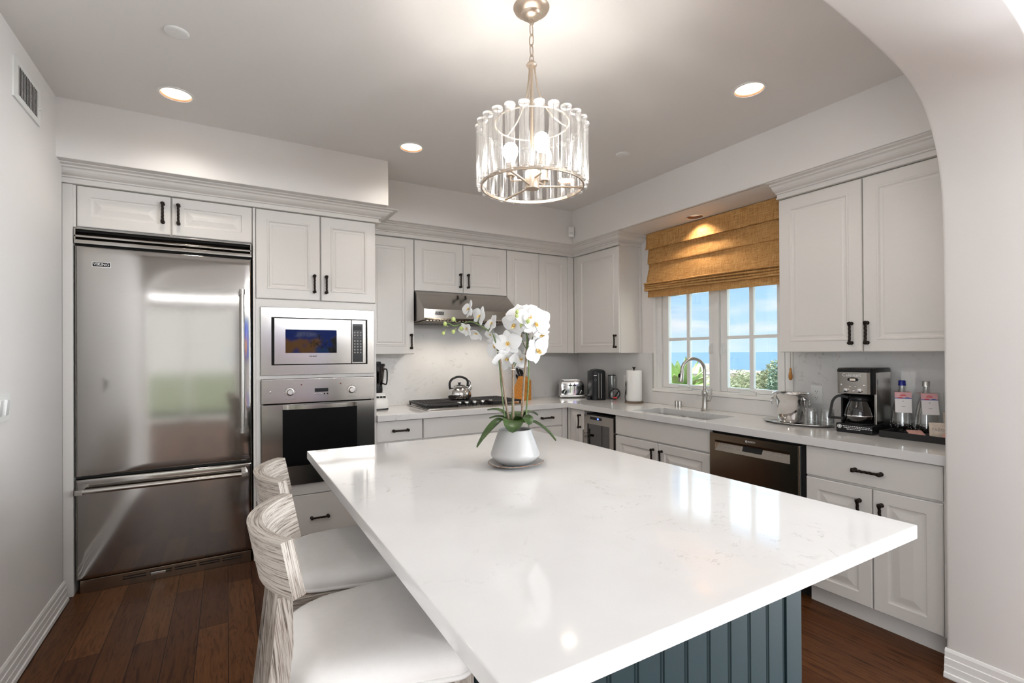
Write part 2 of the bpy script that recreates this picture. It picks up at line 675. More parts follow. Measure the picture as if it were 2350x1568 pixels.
def text(s_, size, mat_, parent, M, ext=.0006, name='lettering'):
    """raised lettering, centred, lying in the local xy plane of matrix M"""
    cu = bpy.data.curves.new('t', 'FONT')
    cu.body = s_
    cu.size = size
    cu.extrude = ext
    cu.align_x = 'CENTER'
    cu.align_y = 'CENTER'
    to = bpy.data.objects.new('t', cu)
    COL.objects.link(to)
    bpy.context.view_layer.update()
    me = bpy.data.meshes.new_from_object(to.evaluated_get(bpy.context.evaluated_depsgraph_get()))
    bpy.data.objects.remove(to)
    bpy.data.curves.remove(cu)
    o3 = ORG.get(parent.name, Vector())
    me.transform(Matrix.Translation(-o3) @ M)
    me.materials.clear()
    me.materials.append(MATS[mat_])
    o = bpy.data.objects.new(name, me)
    COL.objects.link(o)
    o.parent = parent
    ORG[o.name] = o3.copy()
    return o


def MF(face, plane):
    """front-plane mapping: a along the wall, h outward from the plane, z up"""
    if face == 'Y':
        return lambda a, h, z: Vector((a, plane - h, z))
    return lambda a, h, z: Vector((plane - h, a, z))


def TM(face, plane, a, z, h=.001):
    """matrix that stands text upright on a front plane"""
    if face == 'Y':
        return Matrix.Translation((a, plane - h, z)) @ Matrix.Rotation(R(90), 4, 'X')
    return Matrix.Translation((plane - h, a, z)) @ Matrix.Rotation(R(-90), 4, 'Z') @ Matrix.Rotation(R(90), 4, 'X')


def fbox(mb, face, plane, a0, a1, h0, h1, z0, z1, b=0, seg=2):
    if face == 'Y':
        return mb.box(a0, a1, plane - h1, plane - h0, z0, z1, b, seg)
    return mb.box(plane - h1, plane - h0, a0, a1, z0, z1, b, seg)


def panel(face, plane, a0, a1, z0, z1, style, t=.02):
    """cabinet door or drawer front whose face lies on `plane`"""
    mb = MB()
    m = MF(face, plane)
    if style == 'slab':
        loops = [(0, -t), (0, -.004), (.004, 0), (.012, 0)]
    elif style == 'bead':
        loops = [(0, -t), (0, -.004), (.004, 0), (.066, 0), (.069, .0035), (.076, .0035), (.084, -.005), (.095, -.0055), (.104, -.003)]
    else:
        loops = [(0, -t), (0, -.004), (.004, 0), (.060, 0), (.064, -.008), (.072, -.009), (.080, -.008), (.108, -.001), (.112, -.0005)]
    rings = []
    for i, h in loops:
        i = min(i, (a1 - a0) * .46, (z1 - z0) * .46)
        rings.append([m(a0 + i, h, z0 + i), m(a1 - i, h, z0 + i), m(a1 - i, h, z1 - i), m(a0 + i, h, z1 - i)])
    mb.ring_loft(rings)
    return mb


def pull(face, plane, p0, p1, parent, vertical=True, name='handle'):
    """rope-twisted bar pull with flared ends, standing off a front plane"""
    m = MF(face, plane)
    mb = MB()
    n = 40
    (a0, z0), (a1, z1) = p0, p1
    ln = math.hypot(a1 - a0, z1 - z0)
    pts, rad = [], []
    for i in range(n + 1):
        t = i / n
        d = min(t, 1 - t) * ln
        h = .027 - .004 * math.sin(PI * t)
        pts.append(m(a0 + (a1 - a0) * t, h, z0 + (z1 - z0) * t))
        rad.append(.0068 + .0040 * max(0, 1 - d / .020))
    mb.tube(pts, rad, 12, True, twist=.9, flute=.13, nfl=3)
    for t in (.055, .945):
        a, z = a0 + (a1 - a0) * t, z0 + (z1 - z0) * t
        mb.tube([m(a, 0, z), m(a, .004, z), m(a, .008, z), m(a, .026, z)], [.011, .011, .007, .0075], 12)
        mb.sphere(m(a, .026, z), .0112, 12, 8)
    return mb.build(name, 'dark_bronze', parent)


def resample(pts, n):
    """Catmull-Rom through points"""
    pts = [Vector(p) for p in pts]
    out = []
    m = len(pts) - 1
    for k in range(n + 1):
        t = k / n * m
        i = min(int(t), m - 1)
        f = t - i
        p0, p1, p2, p3 = pts[max(i - 1, 0)], pts[i], pts[i + 1], pts[min(i + 2, m)]
        out.append(.5 * ((2 * p1) + (p2 - p0) * f + (2 * p0 - 5 * p1 + 4 * p2 - p3) * f * f + (3 * p1 - p0 - 3 * p2 + p3) * f ** 3))
    return out


def holed_plate(x0, x1, y0, y1, z, holes, name, mat_):
    """horizontal plate with round holes (x, y, r)"""
    bm = bmesh.new()
    edges = []
    def loop(pts):
        v = [bm.verts.new((p[0], p[1], z)) for p in pts]
        for i in range(len(v)):
            edges.append(bm.edges.new((v[i], v[(i + 1) % len(v)])))
    loop([(x0, y0), (x1, y0), (x1, y1), (x0, y1)])
    for hx, hy, hr in holes:
        loop([(hx + hr * math.cos(2 * PI * i / 40), hy + hr * math.sin(2 * PI * i / 40)) for i in range(40)])
    bmesh.ops.triangle_fill(bm, use_beauty=True, use_dissolve=False, edges=edges)
    bmesh.ops.recalc_face_normals(bm, faces=bm.faces)
    for f in bm.faces:
        if f.normal.z > 0:
            f.normal_flip()
    me = bpy.data.meshes.new(name)
    bm.to_mesh(me)
    bm.free()
    me.materials.append(MATS[mat_])
    o = bpy.data.objects.new(name, me)
    COL.objects.link(o)
    return struct(o)

# ------------------------------------------------------------------ the setting
H = 2.774
WX, WY, LX = .04, .04, -4.121
SOF = 2.45
CANS = [(-3.56, -1.11, .072), (-2.247, -1.078, .072), (-.925, -2.668, .072), (-.945, -1.075, .072)]

mb = MB()
mb.box(-6.7, 2.1, -8.5, .3, -.12, 0)
struct(mb.build('floor', 'wood_floor'))
holed_plate(-6.7, 2.1, -8.5, .3, H, CANS, 'ceiling', 'ceiling_paint')

mb = MB()
mb.box(LX - .18, .2, WY, WY + .12, 0, H)
struct(mb.build('wall_back', 'wall_paint'))
mb = MB()
mb.box(LX - .18, LX, -3.74, -.665, 0, H)
mb.box(LX - .18, LX - .06, -.665, WY, 0, H)
struct(mb.build('wall_left', 'wall_paint'))
WO = (-2.325, -1.095, 1.03, 2.42)       # window opening y0,y1,z0,z1
mb = MB()
mb.box(WX, .20, WO[1], WY, 0, H)
mb.box(WX, .20, -3.74, WO[0], 0, H)
mb.box(WX, .20, WO[0], WO[1], 0, WO[2])
mb.box(WX, .20, WO[0], WO[1], WO[3], H)
struct(mb.build('wall_right', 'wall_paint'))

# archway wall between the kitchen and the adjoining room
half = [(-.700, 0), (-.700, .4), (-.700, .8), (-.701, 1.2), (-.701, 1.5), (-.700, 1.758), (-.712, 2.018), (-.747, 2.166), (-.811, 2.286), (-.903, 2.38), (-1.048, 2.447), (-1.183, 2.478), (-1.429, 2.510), (-1.652, 2.529), (-2.05, 2.55), (-2.40, 2.556)]
half = [(p.x, p.z) for p in resample([(a, 0, b) for a, b in half], 60)]
prof = half + [(-4.80 - a, b) for a, b in half[::-1][1:]]
mb = MB()
Y0, Y1 = -3.735, -3.40
rows = []
BEV = .012
for a, b in prof:
    rows.append((a, b))
def arch_shift(i, d):
    a, b = prof[i]
    p, q = prof[max(i - 1, 0)], prof[min(i + 1, len(prof) - 1)]
    t = Vector((q[0] - p[0], q[1] - p[1])).normalized()
    nrm = Vector((t.y, -t.x))          # outwards from the opening
    return (a + nrm.x * d, b + nrm.y * d)
sect = [(Y1, BEV), (Y1 - BEV * .3, BEV * .3), (Y1 - BEV, 0), (Y0 + BEV, 0), (Y0 + BEV * .3, BEV * .3), (Y0, BEV)]
vr = []
for i in range(len(prof)):
    row = []
    for y, d in sect:
        a, b = arch_shift(i, d)
        row.append(mb.bm.verts.new((a, y, max(b, 0))))
    vr.append(row)
for r0, r1 in zip(vr[:-1], vr[1:]):
    for k in range(len(sect) - 1):
        mb.bm.faces.new((r0[k], r1[k], r1[k + 1], r0[k + 1]))
for yk, y in ((0, Y1), (len(sect) - 1, Y0)):
    rim = []
    for i in range(len(prof)):
        a, b = prof[i]
        if i < len(prof) // 2:
            ex = WX if b < 1.9 and a > -.8 else None
        rim.append(vr[i][yk])
    n = len(prof)
    outer = []
    for i in range(n):
        x, z = rim[i].co.x, rim[i].co.z
        ang = math.atan2(z - 1.0, x + 2.4)
        # push out to the enclosing rectangle
        dx, dz = x + 2.4, z - 1.0
        cand = []
        if dx > 1e-6: cand.append((2.2 + 2.4) / dx)
        if dx < -1e-6: cand.append((-6.8 + 2.4) / dx)
        if dz > 1e-6: cand.append((H - 1.0) / dz)
        if dz < -1e-6: cand.append((0 - 1.0) / dz)
        t = min(cand)
        outer.append(mb.bm.verts.new((-2.4 + dx * t, y, 1.0 + dz * t)))
    for i in range(n - 1):
        mb.bm.faces.new((rim[i], outer[i], outer[i + 1], rim[i + 1]))
struct(mb.build('wall_front', 'wall_paint', smooth=50))

# soffits boxed down from the ceiling above the cabinets
mb = MB()
mb.box(LX - .05, -2.315, -.768, WY, SOF, H + .01, .006)
struct(mb.build('trim_1', 'wall_paint'))
mb = MB()
mb.box(-2.30, WX, -.40, WY, SOF, H + .01, .006)
struct(mb.build('trim_2', 'wall_paint'))
SCAN = (-.125, -1.665, .062)
mb = MB()
x0 = -.374
mb.box(x0, x0 + .03, -3.40, -.40, SOF, H + .01, .006)
struct(mb.build('trim_3', 'wall_paint'))
holed_plate(x0 + .029, WX, -3.40, -.40, SOF, [SCAN], 'trim_4', 'ceiling_paint')


def sweep(poly, path, name, mat_, zc=0, flip=1):
    """mitred moulding: poly of (projection, z) swept along a plan path; projection is to the right of travel"""
    mb = MB()
    path = [Vector(p) for p in path]
    rings = []
    for i, p in enumerate(path):
        d0 = (path[i] - path[i - 1]).normalized() if i > 0 else None
        d1 = (path[i + 1] - path[i]).normalized() if i < len(path) - 1 else None
        n0 = Vector((d0.y, -d0.x)) if d0 else Vector((d1.y, -d1.x))
        n1 = Vector((d1.y, -d1.x)) if d1 else n0
        b = (n0 + n1).normalized()
        k = 1 / max(.3, b.dot(n0))
        rings.append([Vector((p.x + b.x * k * q * flip, p.y + b.y * k * q * flip, z)) for q, z in poly])
    mb.ring_loft(rings)
    return struct(mb.build(name, mat_, smooth=0))


crown = [(-.015, 2.362), (.020, 2.362), (.020, 2.371), (.010, 2.374), (.010, 2.392), (.024, 2.394), (.026, 2.400), (.034, 2.403), (.044, 2.405), (.055, 2.410), (.066, 2.419), (.074, 2.430), (.082, 2.433), (.092, 2.434), (.096, 2.441), (.106, 2.443), (.128, 2.444), (.132, 2.449), (-.015, 2.449)]
sweep(crown, [(-4.178, -.585), (-2.350, -.585), (-2.350, -.36)], 'trim_5', 'cabinet_paint')
sweep(crown, [(-2.345, -.234), (-.23, -.234), (-.23, -.906), (.035, -.906)], 'trim_6', 'cabinet_paint')
sweep(crown, [(-.23, -2.402), (-.23, -3.398)], 'trim_7', 'cabinet_paint')

base_p = [(0, .001), (.022, .001), (.024, .006), (.022, .022), (.017, .026), (.016, .052), (.0135, .055), (.0125, .082), (.0095, .085), (.0085, .108), (.004, .118), (0, .120)]
sweep(base_p, [(LX, -3.40), (LX, -.640)], 'baseboard_left', 'trim_paint')
sweep(base_p, [(-.70, -3.398), (-.70, -3.733)], 'baseboard_right', 'trim_paint', flip=1)
sweep(base_p, [(-.585, -3.40), (-.70, -3.40)], 'baseboard_front', 'trim_paint', flip=-1)

# the adjoining room behind the camera (seen only in the reflections)
RX0, RX1, RY = -6.6, 2.0, -8.4
mb = MB()
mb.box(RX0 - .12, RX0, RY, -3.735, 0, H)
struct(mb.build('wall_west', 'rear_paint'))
mb = MB()
mb.box(RX1, RX1 + .12, RY, -3.735, 0, H)
struct(mb.build('wall_east', 'wall_paint'))
DO = (-5.15, -2.85, .0, 2.36)
mb = MB()
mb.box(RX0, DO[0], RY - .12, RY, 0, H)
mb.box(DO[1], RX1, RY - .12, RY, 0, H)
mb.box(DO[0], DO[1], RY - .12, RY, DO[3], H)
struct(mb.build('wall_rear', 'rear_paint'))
mb = MB()
for a0, a1 in ((DO[0], DO[0] + .06), (-4.03, -3.97), (DO[1] - .06, DO[1])):
    mb.box(a0, a1, RY - .09, RY - .03, 0, DO[3])
mb.box(DO[0], DO[1], RY - .09, RY - .03, DO[3] - .06, DO[3])
mb.box(DO[0], DO[1], RY - .09, RY - .03, 0, .10)
dr = struct(mb.build('door_1', 'trim_paint'))
mb = MB()
mb.box(DO[0] + .06, DO[1] - .06, RY - .065, RY - .060, .10, DO[3] - .06)
mb.build('pane', 'window_glass', dr)

# television across the adjoining room: its picture shows in the microwave window
tv = thing('television', 'wide flat television on the far wall of the adjoining room', 'television', (-1.83, RY, 1.25))
mb = MB()
mb.box(-2.58, -1.08, RY + .002, RY + .05, 1.28, 2.14, .006)
mb.build('housing', 'tv_black', tv)
mb = MB()
mb.box(-2.55, -1.11, RY + .05, RY + .052, 1.31, 2.11)
scr = mb.build('screen', 'tv_blue', tv)
mb = MB()
for a0, a1, z0, z1 in ((-2.55, -1.11, 2.085, 2.11), (-1.14, -1.11, 1.45, 2.11), (-1.75, -1.11, 1.45, 1.47)):
    mb.box(a0, a1, RY + .052, RY + .053, z0, z1)
mb.build('picture_border', 'tv_green', scr)
mb = MB()
rr_ = random.Random(3)
for k in range(26):
    mb.sphere((-2.0 + rr_.uniform(-.5, .42), RY + .0535, 1.52 + rr_.uniform(-.12, .14)), rr_.uniform(.04, .10), 10, 6, sy=.02)
mb.build('picture_tree', 'tv_orange', scr)
text('HOTEL', .13, 'tv_white', scr, Matrix.Translation((-1.85, RY + .056, 1.80)) @ Matrix.Rotation(PI, 4, 'Z') @ Matrix.Rotation(R(90), 4, 'X'), name='picture_text')

# ------------------------------------------------------------------ kitchen window
mb = MB()
y0, y1, z0, z1 = WO
F = .05
X0, X1 = .055, .15
mb.box(X0, X1, y0, y0 + F, z0, z1, .003)
mb.box(X0, X1, y1 - F, y1, z0, z1, .003)
mb.box(X0, X1, y0 + F, y1 - F, z0, z0 + .032, .003)
mb.box(X0, X1, y0 + F, y1 - F, z1 - F, z1, .003)
mb.box(X0 - .005, X1, -1.742, -1.698, z0 + .032, z1 - F, .003)
for yy in (y0 + F, y1 - F - .012):
    mb.box(X0 + .02, X1 - .02, yy, yy + .012, z0, z1 - F, .002)
win = struct(mb.build('window_1', 'trim_paint'))
# interior casing and stool
mb = MB()
mb.box(.018, .056, y0 - .03, y1 + .03, z0 - .006, z0 + .020, .004)
mb.box(.026, .056, y1 - .006, y1 + .018, z0 + .02, z1)
mb.box(.026, .056, y0 - .018, y0 + .006, z0 + .02, z1)
struct(mb.build('trim_8', 'trim_paint'))
for s0, s1 in ((-1.692, -1.158), (-2.262, -1.748)):
    g0, g1 = s0 + .052, s1 - .058
    zb, zt = z0 + .034, z1 - .055
    mb = MB()
    xs0, xs1 = .066, .106
    mb.box(xs0, xs1, s0, g0, zb, zt, .004)
    mb.box(xs0, xs1, g1, s1, zb, zt, .004)
    mb.box(xs0, xs1, g0, g1, zb, 1.098, .004)
    mb.box(xs0, xs1, g0, g1, zt - .05, zt, .004)
    mid = (g0 + g1) / 2
    mb.box(xs0 + .004, xs1 - .004, mid - .016, mid + .016, 1.098, zt - .05, .004)
    for zz in (1.49, 1.885):
        mb.box(xs0 + .0055, xs1 - .0055, g0, g1, zz - .013, zz + .013, .004)
    sash = mb.build('sash', 'trim_paint', win)
    mb = MB()
    mb.box(.084, .087, g0 - .005, g1 + .005, 1.093, zt - .045)
    mb.build('pane', 'window_glass', sash)
    # folding crank handle and its cover on the sill
    mb = MB()
    c = (s0 + s1) / 2 + .02
    mb.hexa([(.022, c - .085, z0 + .021), (.066, c - .075, z0 + .021), (.066, c + .065, z0 + .021), (.022, c + .055, z0 + .021)],
            [(.036, c - .075, z0 + .050), (.066, c - .065, z0 + .052), (.066, c + .055, z0 + .052), (.036, c + .045, z0 + .050)], .004)
    mb.tube([(.03, c - .07, z0 + .052), (.03, c - .02, z0 + .062), (.03, c + .05, z0 + .060)], .006, 10)
    mb.build('crank_handle', 'white_plastic', win)
for yy in (-1.668, -1.775):
    mb = MB()
    mb.box(.050, .068, yy - .010, yy + .010, 1.37, 1.45, .004)
    mb.tube([(.050, yy, 1.43), (.036, yy, 1.42), (.034, yy, 1.36)], [.006, .006, .005], 10)
    mb.build('sash_lock', 'white_plastic', win)

# ------------------------------------------------------------------ outside
mb = MB()
mb.box(300, 40000, -24000, 40000, -45.6, -45)
o = struct(mb.build('sea', 'sea_blue'))
mb = MB()


def land(u, v):
    x = .21 + 420 * u ** 2.2
    y = -70 + 520 * v
    z = -.55 - .012 * x - .00024 * x * x
    return (x, y, max(z, -46.5))


mb.grid(land, 30, 24)
struct(mb.build('ground', 'ground_earth'))
mb = MB()
mb.box(-30, 30, -40, -8.55, -.3, -.05)
struct(mb.build('terrace_lawn', 'lawn'))


def leafy(name, c, rad, n, leaf, mat_, label, group=None, seed=1, trunk=True, flat=1.0):
    """shrub of many small leaves over a branching trunk"""
    rg = random.Random(seed)
    t = thing(name, label, 'shrub', c, group=group)
    mb = MB()
    for i in range(n):
        while True:
            p = Vector((rg.uniform(-1, 1), rg.uniform(-1, 1), rg.uniform(-1, 1)))
            if p.length < 1: break
        lump = .78 + .3 * math.sin(p.x * 5 + seed) * math.cos(p.y * 4 + seed * 2)
        p = p.normalized() * (p.length ** .45) * lump
        q = Vector((c[0] + p.x * rad[0], c[1] + p.y * rad[1], c[2] + rad[2] * (1 + p.z * flat)))
        d = Vector((rg.uniform(-1, 1), rg.uniform(-1, 1), rg.uniform(-.4, 1))).normalized()
        s_ = d.orthogonal().normalized()
        l_ = leaf * rg.uniform(.6, 1.3)
        a, b_ = q - d * l_, q + d * l_
        w_ = s_ * l_ * .38
        k = d.cross(s_) * l_ * .12
        vs_ = [mb.bm.verts.new(x) for x in (a, q + w_ + k, b_, q - w_ + k)]
        mb.bm.faces.new(vs_)
    mb.build('foliage', mat_, t, smooth=0, recalc=False)
    mb = MB()
    for i in range(5):
        a = i * 2.4
        mb.tube([(c[0], c[1], c[2] - .8), (c[0] + .05 * math.cos(a), c[1] + .05 * math.sin(a), c[2] + rad[2] * .3), (c[0] + rad[0] * .45 * math.cos(a), c[1] + rad[1] * .45 * math.sin(a), c[2] + rad[2] * 1.1)], [.05, .035, .012], 6)
    mb.build('trunk', 'bark', t)
    return t


leafy('olive_shrub', (9.0, 3.85, -.5), (1.0, 1.0, .74), 2600, .07, 'leaf_olive', 'grey-green shrub outside, behind the dividing post of the window', seed=2)
leafy('round_shrub', (7.3, 2.25, -.5), (.85, .85, .83), 2800, .07, 'leaf_olive', 'tall grey-green shrub outside, behind the pane beside the wall cabinet', seed=5)
leafy('dark_shrub', (6.0, 1.22, -.5), (.50, .48, .87), 2400, .055, 'leaf_blue', 'dark green shrub outside, closest to the wall cabinet', seed=9)
leafy('flowering_shrub', (5.0, 1.85, -.5), (.6, .65, .63), 2400, .05, 'leaf_straw', 'low yellow-green shrub outside, under the taller shrubs', seed=12)
leafy('hedge_shrub', (10.2, 5.9, -.6), (1.3, 1.3, .60), 2200, .07, 'leaf_olive', 'low green shrub outside, below the pale roof and behind the faucet', seed=15)


def rosette(c, n, ln, label, seed):
    rg = random.Random(seed)
    t = thing('agave', label, 'agave plant', (c[0], c[1], -.5))
    mb = MB()
    mb.tube([(c[0], c[1], -.5), (c[0] + .02, c[1], c[2] - .3), c], [.06, .05, .05], 10)
    mb.build('stem', 'bark', t)
    for i in range(n):
        az = i * 2.399
        el = 1.35 - 1.25 * i / n
        d = Vector((math.cos(az) * math.cos(el), math.sin(az) * math.cos(el), math.sin(el)))
        sd = Vector((-math.sin(az), math.cos(az), 0))
        l_ = ln * rg.uniform(.85, 1.1)
        nrm = d.cross(sd)
        rows = []
        mb = MB()
        m = 9
        for k in range(m + 1):
            f = k / m
            wd = .062 * math.sin(PI * min(1, .18 + f * .82)) ** .8 * (1 if f < .97 else .2)
            cen = Vector(c) + d * (l_ * f) + Vector((0, 0, -.10 * f * f * math.cos(el)))
            th = .010 * (1 - f) + .002
            rows.append([cen + sd * wd - nrm * .012, cen + nrm * (-th), cen - sd * wd - nrm * .012, cen + nrm * th])
        mb.ring_loft(rows)
        mb.build('leaf', 'leaf_light', t)


rosette((1.50, -.11, .90), 24, .50, 'bright green agave rosette outside the window behind the faucet', 4)
rosette((2.35, .36, .72), 20, .46, 'lower bright green agave rosette outside, farther from the glass', 6)

mb = MB()
mb.box(52, 66, 38.5, 47.5, -8, -2.0, .05)
hs = tag(mb.build('house', 'plaster_white', off=(58, 43, -8)), 'distant white flat-roofed house between the shrubs and the sea', 'house')
mb = MB()
mb.box(51.6, 66.4, 38.1, 47.9, -2.0, -1.55, .05)
mb.box(57, 59, 43.4, 45, -1.55, -.4, .05)
ORG[hs.name] = Vector((58, 43, -8))
mb.build('roof', 'plaster_white', hs)
mb = MB()
mb.box(60, 72, 25.5, 31.5, -8, -3.2, .05)
h2 = tag(mb.build('house', 'plaster_white', off=(66, 28, -8)), 'distant house with a pale pink roof, beside the window post', 'house')
mb = MB()
mb.hexa([(59.5, 25, -3.2), (72.5, 25, -3.2), (72.5, 32, -3.2), (59.5, 32, -3.2)], [(63, 28, -1.7), (69, 28, -1.7), (69, 29, -1.7), (63, 29, -1.7)])
ORG[h2.name] = Vector((66, 28, -8))
mb.build('roof', 'roof_tile', h2)

# ------------------------------------------------------------------ cabinets
CP = 'cabinet_paint'


def add_doors(t, face, plane, doors, style, hn='handle'):
    """doors: (a0,a1,z0,z1, handle or None); handle=('v',a,z0,z1) or ('h',a0,a1,z)"""
    for a0, a1, z0, z1, h, nm in doors:
        d = panel(face, plane, a0, a1, z0, z1, style if nm == 'door' else 'slab').build(nm, CP, t, smooth=0)
        if h:
            if h[0] == 'v':
                pull(face, plane, (h[1], h[2]), (h[1], h[3]), d)
            else:
                pull(face, plane, (h[1], h[3]), (h[2], h[3]), d)


# tall run: refrigerator surround
YT = -.585
t = thing('refrigerator_cabinet', 'off-white cabinet with two short doors, built over the stainless refrigerator', 'cabinet', (-3.63, YT + .02, 0))
mb = MB()
mb.box(-4.176, -4.137, YT, WY - .005, .0, 2.36, .002)
mb.box(-4.136, -4.090, YT - .004, WY - .005, .0, 2.36, .002)
mb.box(-4.0895, -4.078, YT + .004, YT + .05, 2.118, 2.36)
mb.box(-3.179, -3.1635, YT, WY - .005, .0, 2.36, .002)
mb.build('side_panel', CP, t)
mb = MB()
mb.box(-4.0895, -3.1795, YT + .0215, WY - .005, 2.118, 2.362)
mb.build('carcass', CP, t)
add_doors(t, 'Y', YT, [(-4.073, -3.630, 2.122, 2.358, ('v', -3.668, 2.19, 2.315), 'door'), (-3.622, -3.183, 2.122, 2.358, ('v', -3.588, 2.19, 2.315), 'door')], 'raised')

# refrigerator
t = thing('refrigerator', 'tall stainless steel refrigerator with a bottom freezer drawer, by the white wall', 'refrigerator', (-3.636, -.3, 0))
FX0, FX1 = -4.086, -3.186
mb = MB()
mb.box(FX0, FX1, -.545, .02, .10, 2.11)
mb.build('body', 'black_matte', t)
# top grille: frame with two dark slots
mb = MB()
g0, g1 = 2.024, 2.112
mb.box(FX0, FX1, -.592, -.545, g0, g0 + .022, .002)
mb.box(FX0, FX1, -.592, -.545, 2.060, 2.072, .002)
mb.box(FX0, FX1, -.592, -.545, g1 - .006, g1, .001)
mb.box(FX0, FX0 + .008, -.592, -.545, g0 + .022, g1 - .006)
mb.box(FX1 - .008, FX1, -.592, -.545, g0 + .022, g1 - .006)
for zb in (g0 + .022, 2.072):
    mb.hexa([(FX0 + .008, -.586, zb), (FX1 - .008, -.586, zb), (FX1 - .008, -.548, zb + .026), (FX0 + .008, -.548, zb + .026)],
            [(FX0 + .008, -.584, zb + .002), (FX1 - .008, -.584, zb + .002), (FX1 - .008, -.546, zb + .028), (FX0 + .008, -.546, zb + .028)])
mb.build('top_grille', 'steel_plain', t)


def bowed(x0, x1, z0, z1, yb, yf, bow, r_=.012):
    """appliance door skin, very slightly domed, with rolled edges"""
    mb = MB()
    nu, nv = 28, 36
    def edge(q):
        return max(0.0, 1 - (abs(2 * q - 1)) ** 10)
    def fn(u, v):
        d = min(u * (x1 - x0), (1 - u) * (x1 - x0), v * (z1 - z0), (1 - v) * (z1 - z0))
        k = min(1, d / r_)
        return (x0 + (x1 - x0) * u, yf + r_ * (1 - math.sqrt(max(0, 1 - (1 - k) ** 2))) - bow * (1 - abs(2 * u - 1) ** 4) * (1 - abs(2 * v - 1) ** 4), z0 + (z1 - z0) * v)
    us = [0, .15, .35, .6, 1]
    def sp(n, ln):
        a = [q * r_ / ln for q in us]
        return a + [a[-1] + (1 - 2 * a[-1]) * i / n for i in range(1, n)] + [1 - q for q in a[::-1]]
    U, W_ = sp(nu, x1 - x0), sp(nv, z1 - z0)
    rows = [[mb.bm.verts.new(fn(u, v)) for v in W_] for u in U]
    for i in range(len(U) - 1):
        for j in range(len(W_) - 1):
            mb.bm.faces.new((rows[i][j], rows[i + 1][j], rows[i + 1][j + 1], rows[i][j + 1]))
    rim = [rows[i][0] for i in range(len(U))] + [rows[-1][j] for j in range(1, len(W_))] + [rows[i][-1] for i in range(len(U) - 2, -1, -1)] + [rows[0][j] for j in range(len(W_) - 2, 0, -1)]
    bk = [mb.bm.verts.new((v.co.x, yb, v.co.z)) for v in rim]
    n = len(rim)
    for i in range(n):
        mb.bm.faces.new((rim[i], bk[i], bk[(i + 1) % n], rim[(i + 1) % n]))
    return mb


d = bowed(FX0 + .002, FX1 - .002, .676, 2.014, -.55, -.586, .004).build('fridge_door', 'steel_brushed', t, smooth=60)
d2 = bowed(FX0 + .002, FX1 - .002, .080, .662, -.55, -.586, .0008).build('freezer_drawer', 'steel_brushed', t, smooth=60)
# tubular handles with square end brackets
mb = MB()
hx = -3.243
mb.tube([(hx, -.648, .875), (hx, -.648, 1.795)], .013, 20)
for zz in (.885, 1.785):
    mb.tube([(hx, -.648, zz - .016), (hx, -.648, zz + .016)], .017, 20)
    mb.box(hx - .013, hx + .013, -.648, -.584, zz - .013, zz + .013, .002)
mb.build('handle', 'satin_nickel', d)
mb = MB()
mb.tube([(-4.062, -.652, .603), (-3.222, -.652, .603)], .014, 20)
for xx in (-4.052, -3.232):
    mb.box(xx - .018, xx + .018, -.67, -.584, .588, .618, .003)
mb.build('handle', 'satin_nickel', d2)


def badge(parent, face, plane, a, z, wd, ht, s_, size):
    mb = MB()
    fbox(mb, face, plane, a - wd / 2, a + wd / 2, 0, .003, z - ht / 2, z + ht / 2, .0008)
    fbox(mb, face, plane, a - wd / 2 - .003, a + wd / 2 + .003, -.001, .002, z - ht / 2 - .003, z + ht / 2 + .003, .0006)
    b = mb.build('badge', 'chrome', parent)
    mb = MB()
    fbox(mb, face, plane, a - wd / 2, a + wd / 2, .0029, .0036, z - ht / 2, z + ht / 2)
    mb.build('badge_field', 'black_plastic', parent)
    text(s_, size, 'chrome', parent, TM(face, plane, a, z, .0037), .0006)


badge(d, 'Y', -.5865, -3.963, 1.909, .080, .024, 'VIKING', .022)
mb = MB()
mb.box(FX0 + .02, FX1 - .008, -.572, -.545, .0, .074, .002)
tg = mb.build('toe_grille', 'steel_brown_reflection', t)
mb = MB()
for k in range(5):
    xa = -3.87 + k * .128
    for zz in (.050, .036):
        mb.box(xa, xa + .112, -.573, -.570, zz, zz + .006)
mb.build('vent_slots', 'void_black', tg)
mb = MB()
mb.box(-3.735, -3.66, -.5745, -.571, .034, .048, .001)
mb.build('latch_plate', 'chrome', tg)

# oven cabinet
t = thing('oven_cabinet', 'off-white tall cabinet holding the microwave and oven, two doors above and a drawer below', 'cabinet', (-2.76, YT + .02, 0))
mb = MB()
c0, c1 = -3.1625, -2.361
mb.box(c0, -3.118, YT + .0215, WY - .005, .0, 2.362)
mb.box(-2.396, c1, YT + .0215, WY - .005, .0, 2.362)
mb.box(-3.118, -2.396, YT + .0215, WY - .005, 1.72, 2.362)
mb.box(-3.118, -2.396, YT + .0215, WY - .005, 1.214, 1.23)
mb.box(-3.118, -2.396, YT + .0215, WY - .005, .09, .47)
mb.box(-3.118, -2.396, -.05, WY - .005, .47, 1.72)
mb.box(c0, -3.1365, YT + .001, YT + .0225, .395, 1.75)
mb.box(-2.3785, c1, YT + .001, YT + .0225, .395, 1.75)
mb.box(-3.1365, -2.3785, YT + .001, YT + .0225, 1.699, 1.75)
mb.box(-3.1365, -2.3785, YT + .003, YT + .0225, 1.210, 1.234)
mb.box(-3.1365, -2.3785, YT + .001, YT + .0225, .398, .473)
mb.build('carcass', CP, t)
add_doors(t, 'Y', YT, [(-3.160, -2.757, 1.757, 2.358, ('v', -2.795, 1.81, 1.935), 'door'), (-2.749, -2.364, 1.757, 2.358, ('v', -2.715, 1.81, 1.935), 'door')], 'bead')
add_doors(t, 'Y', YT, [(-3.158, -2.365, .11, .392, ('h', -2.825, -2.703, .227), 'drawer')], 'slab')

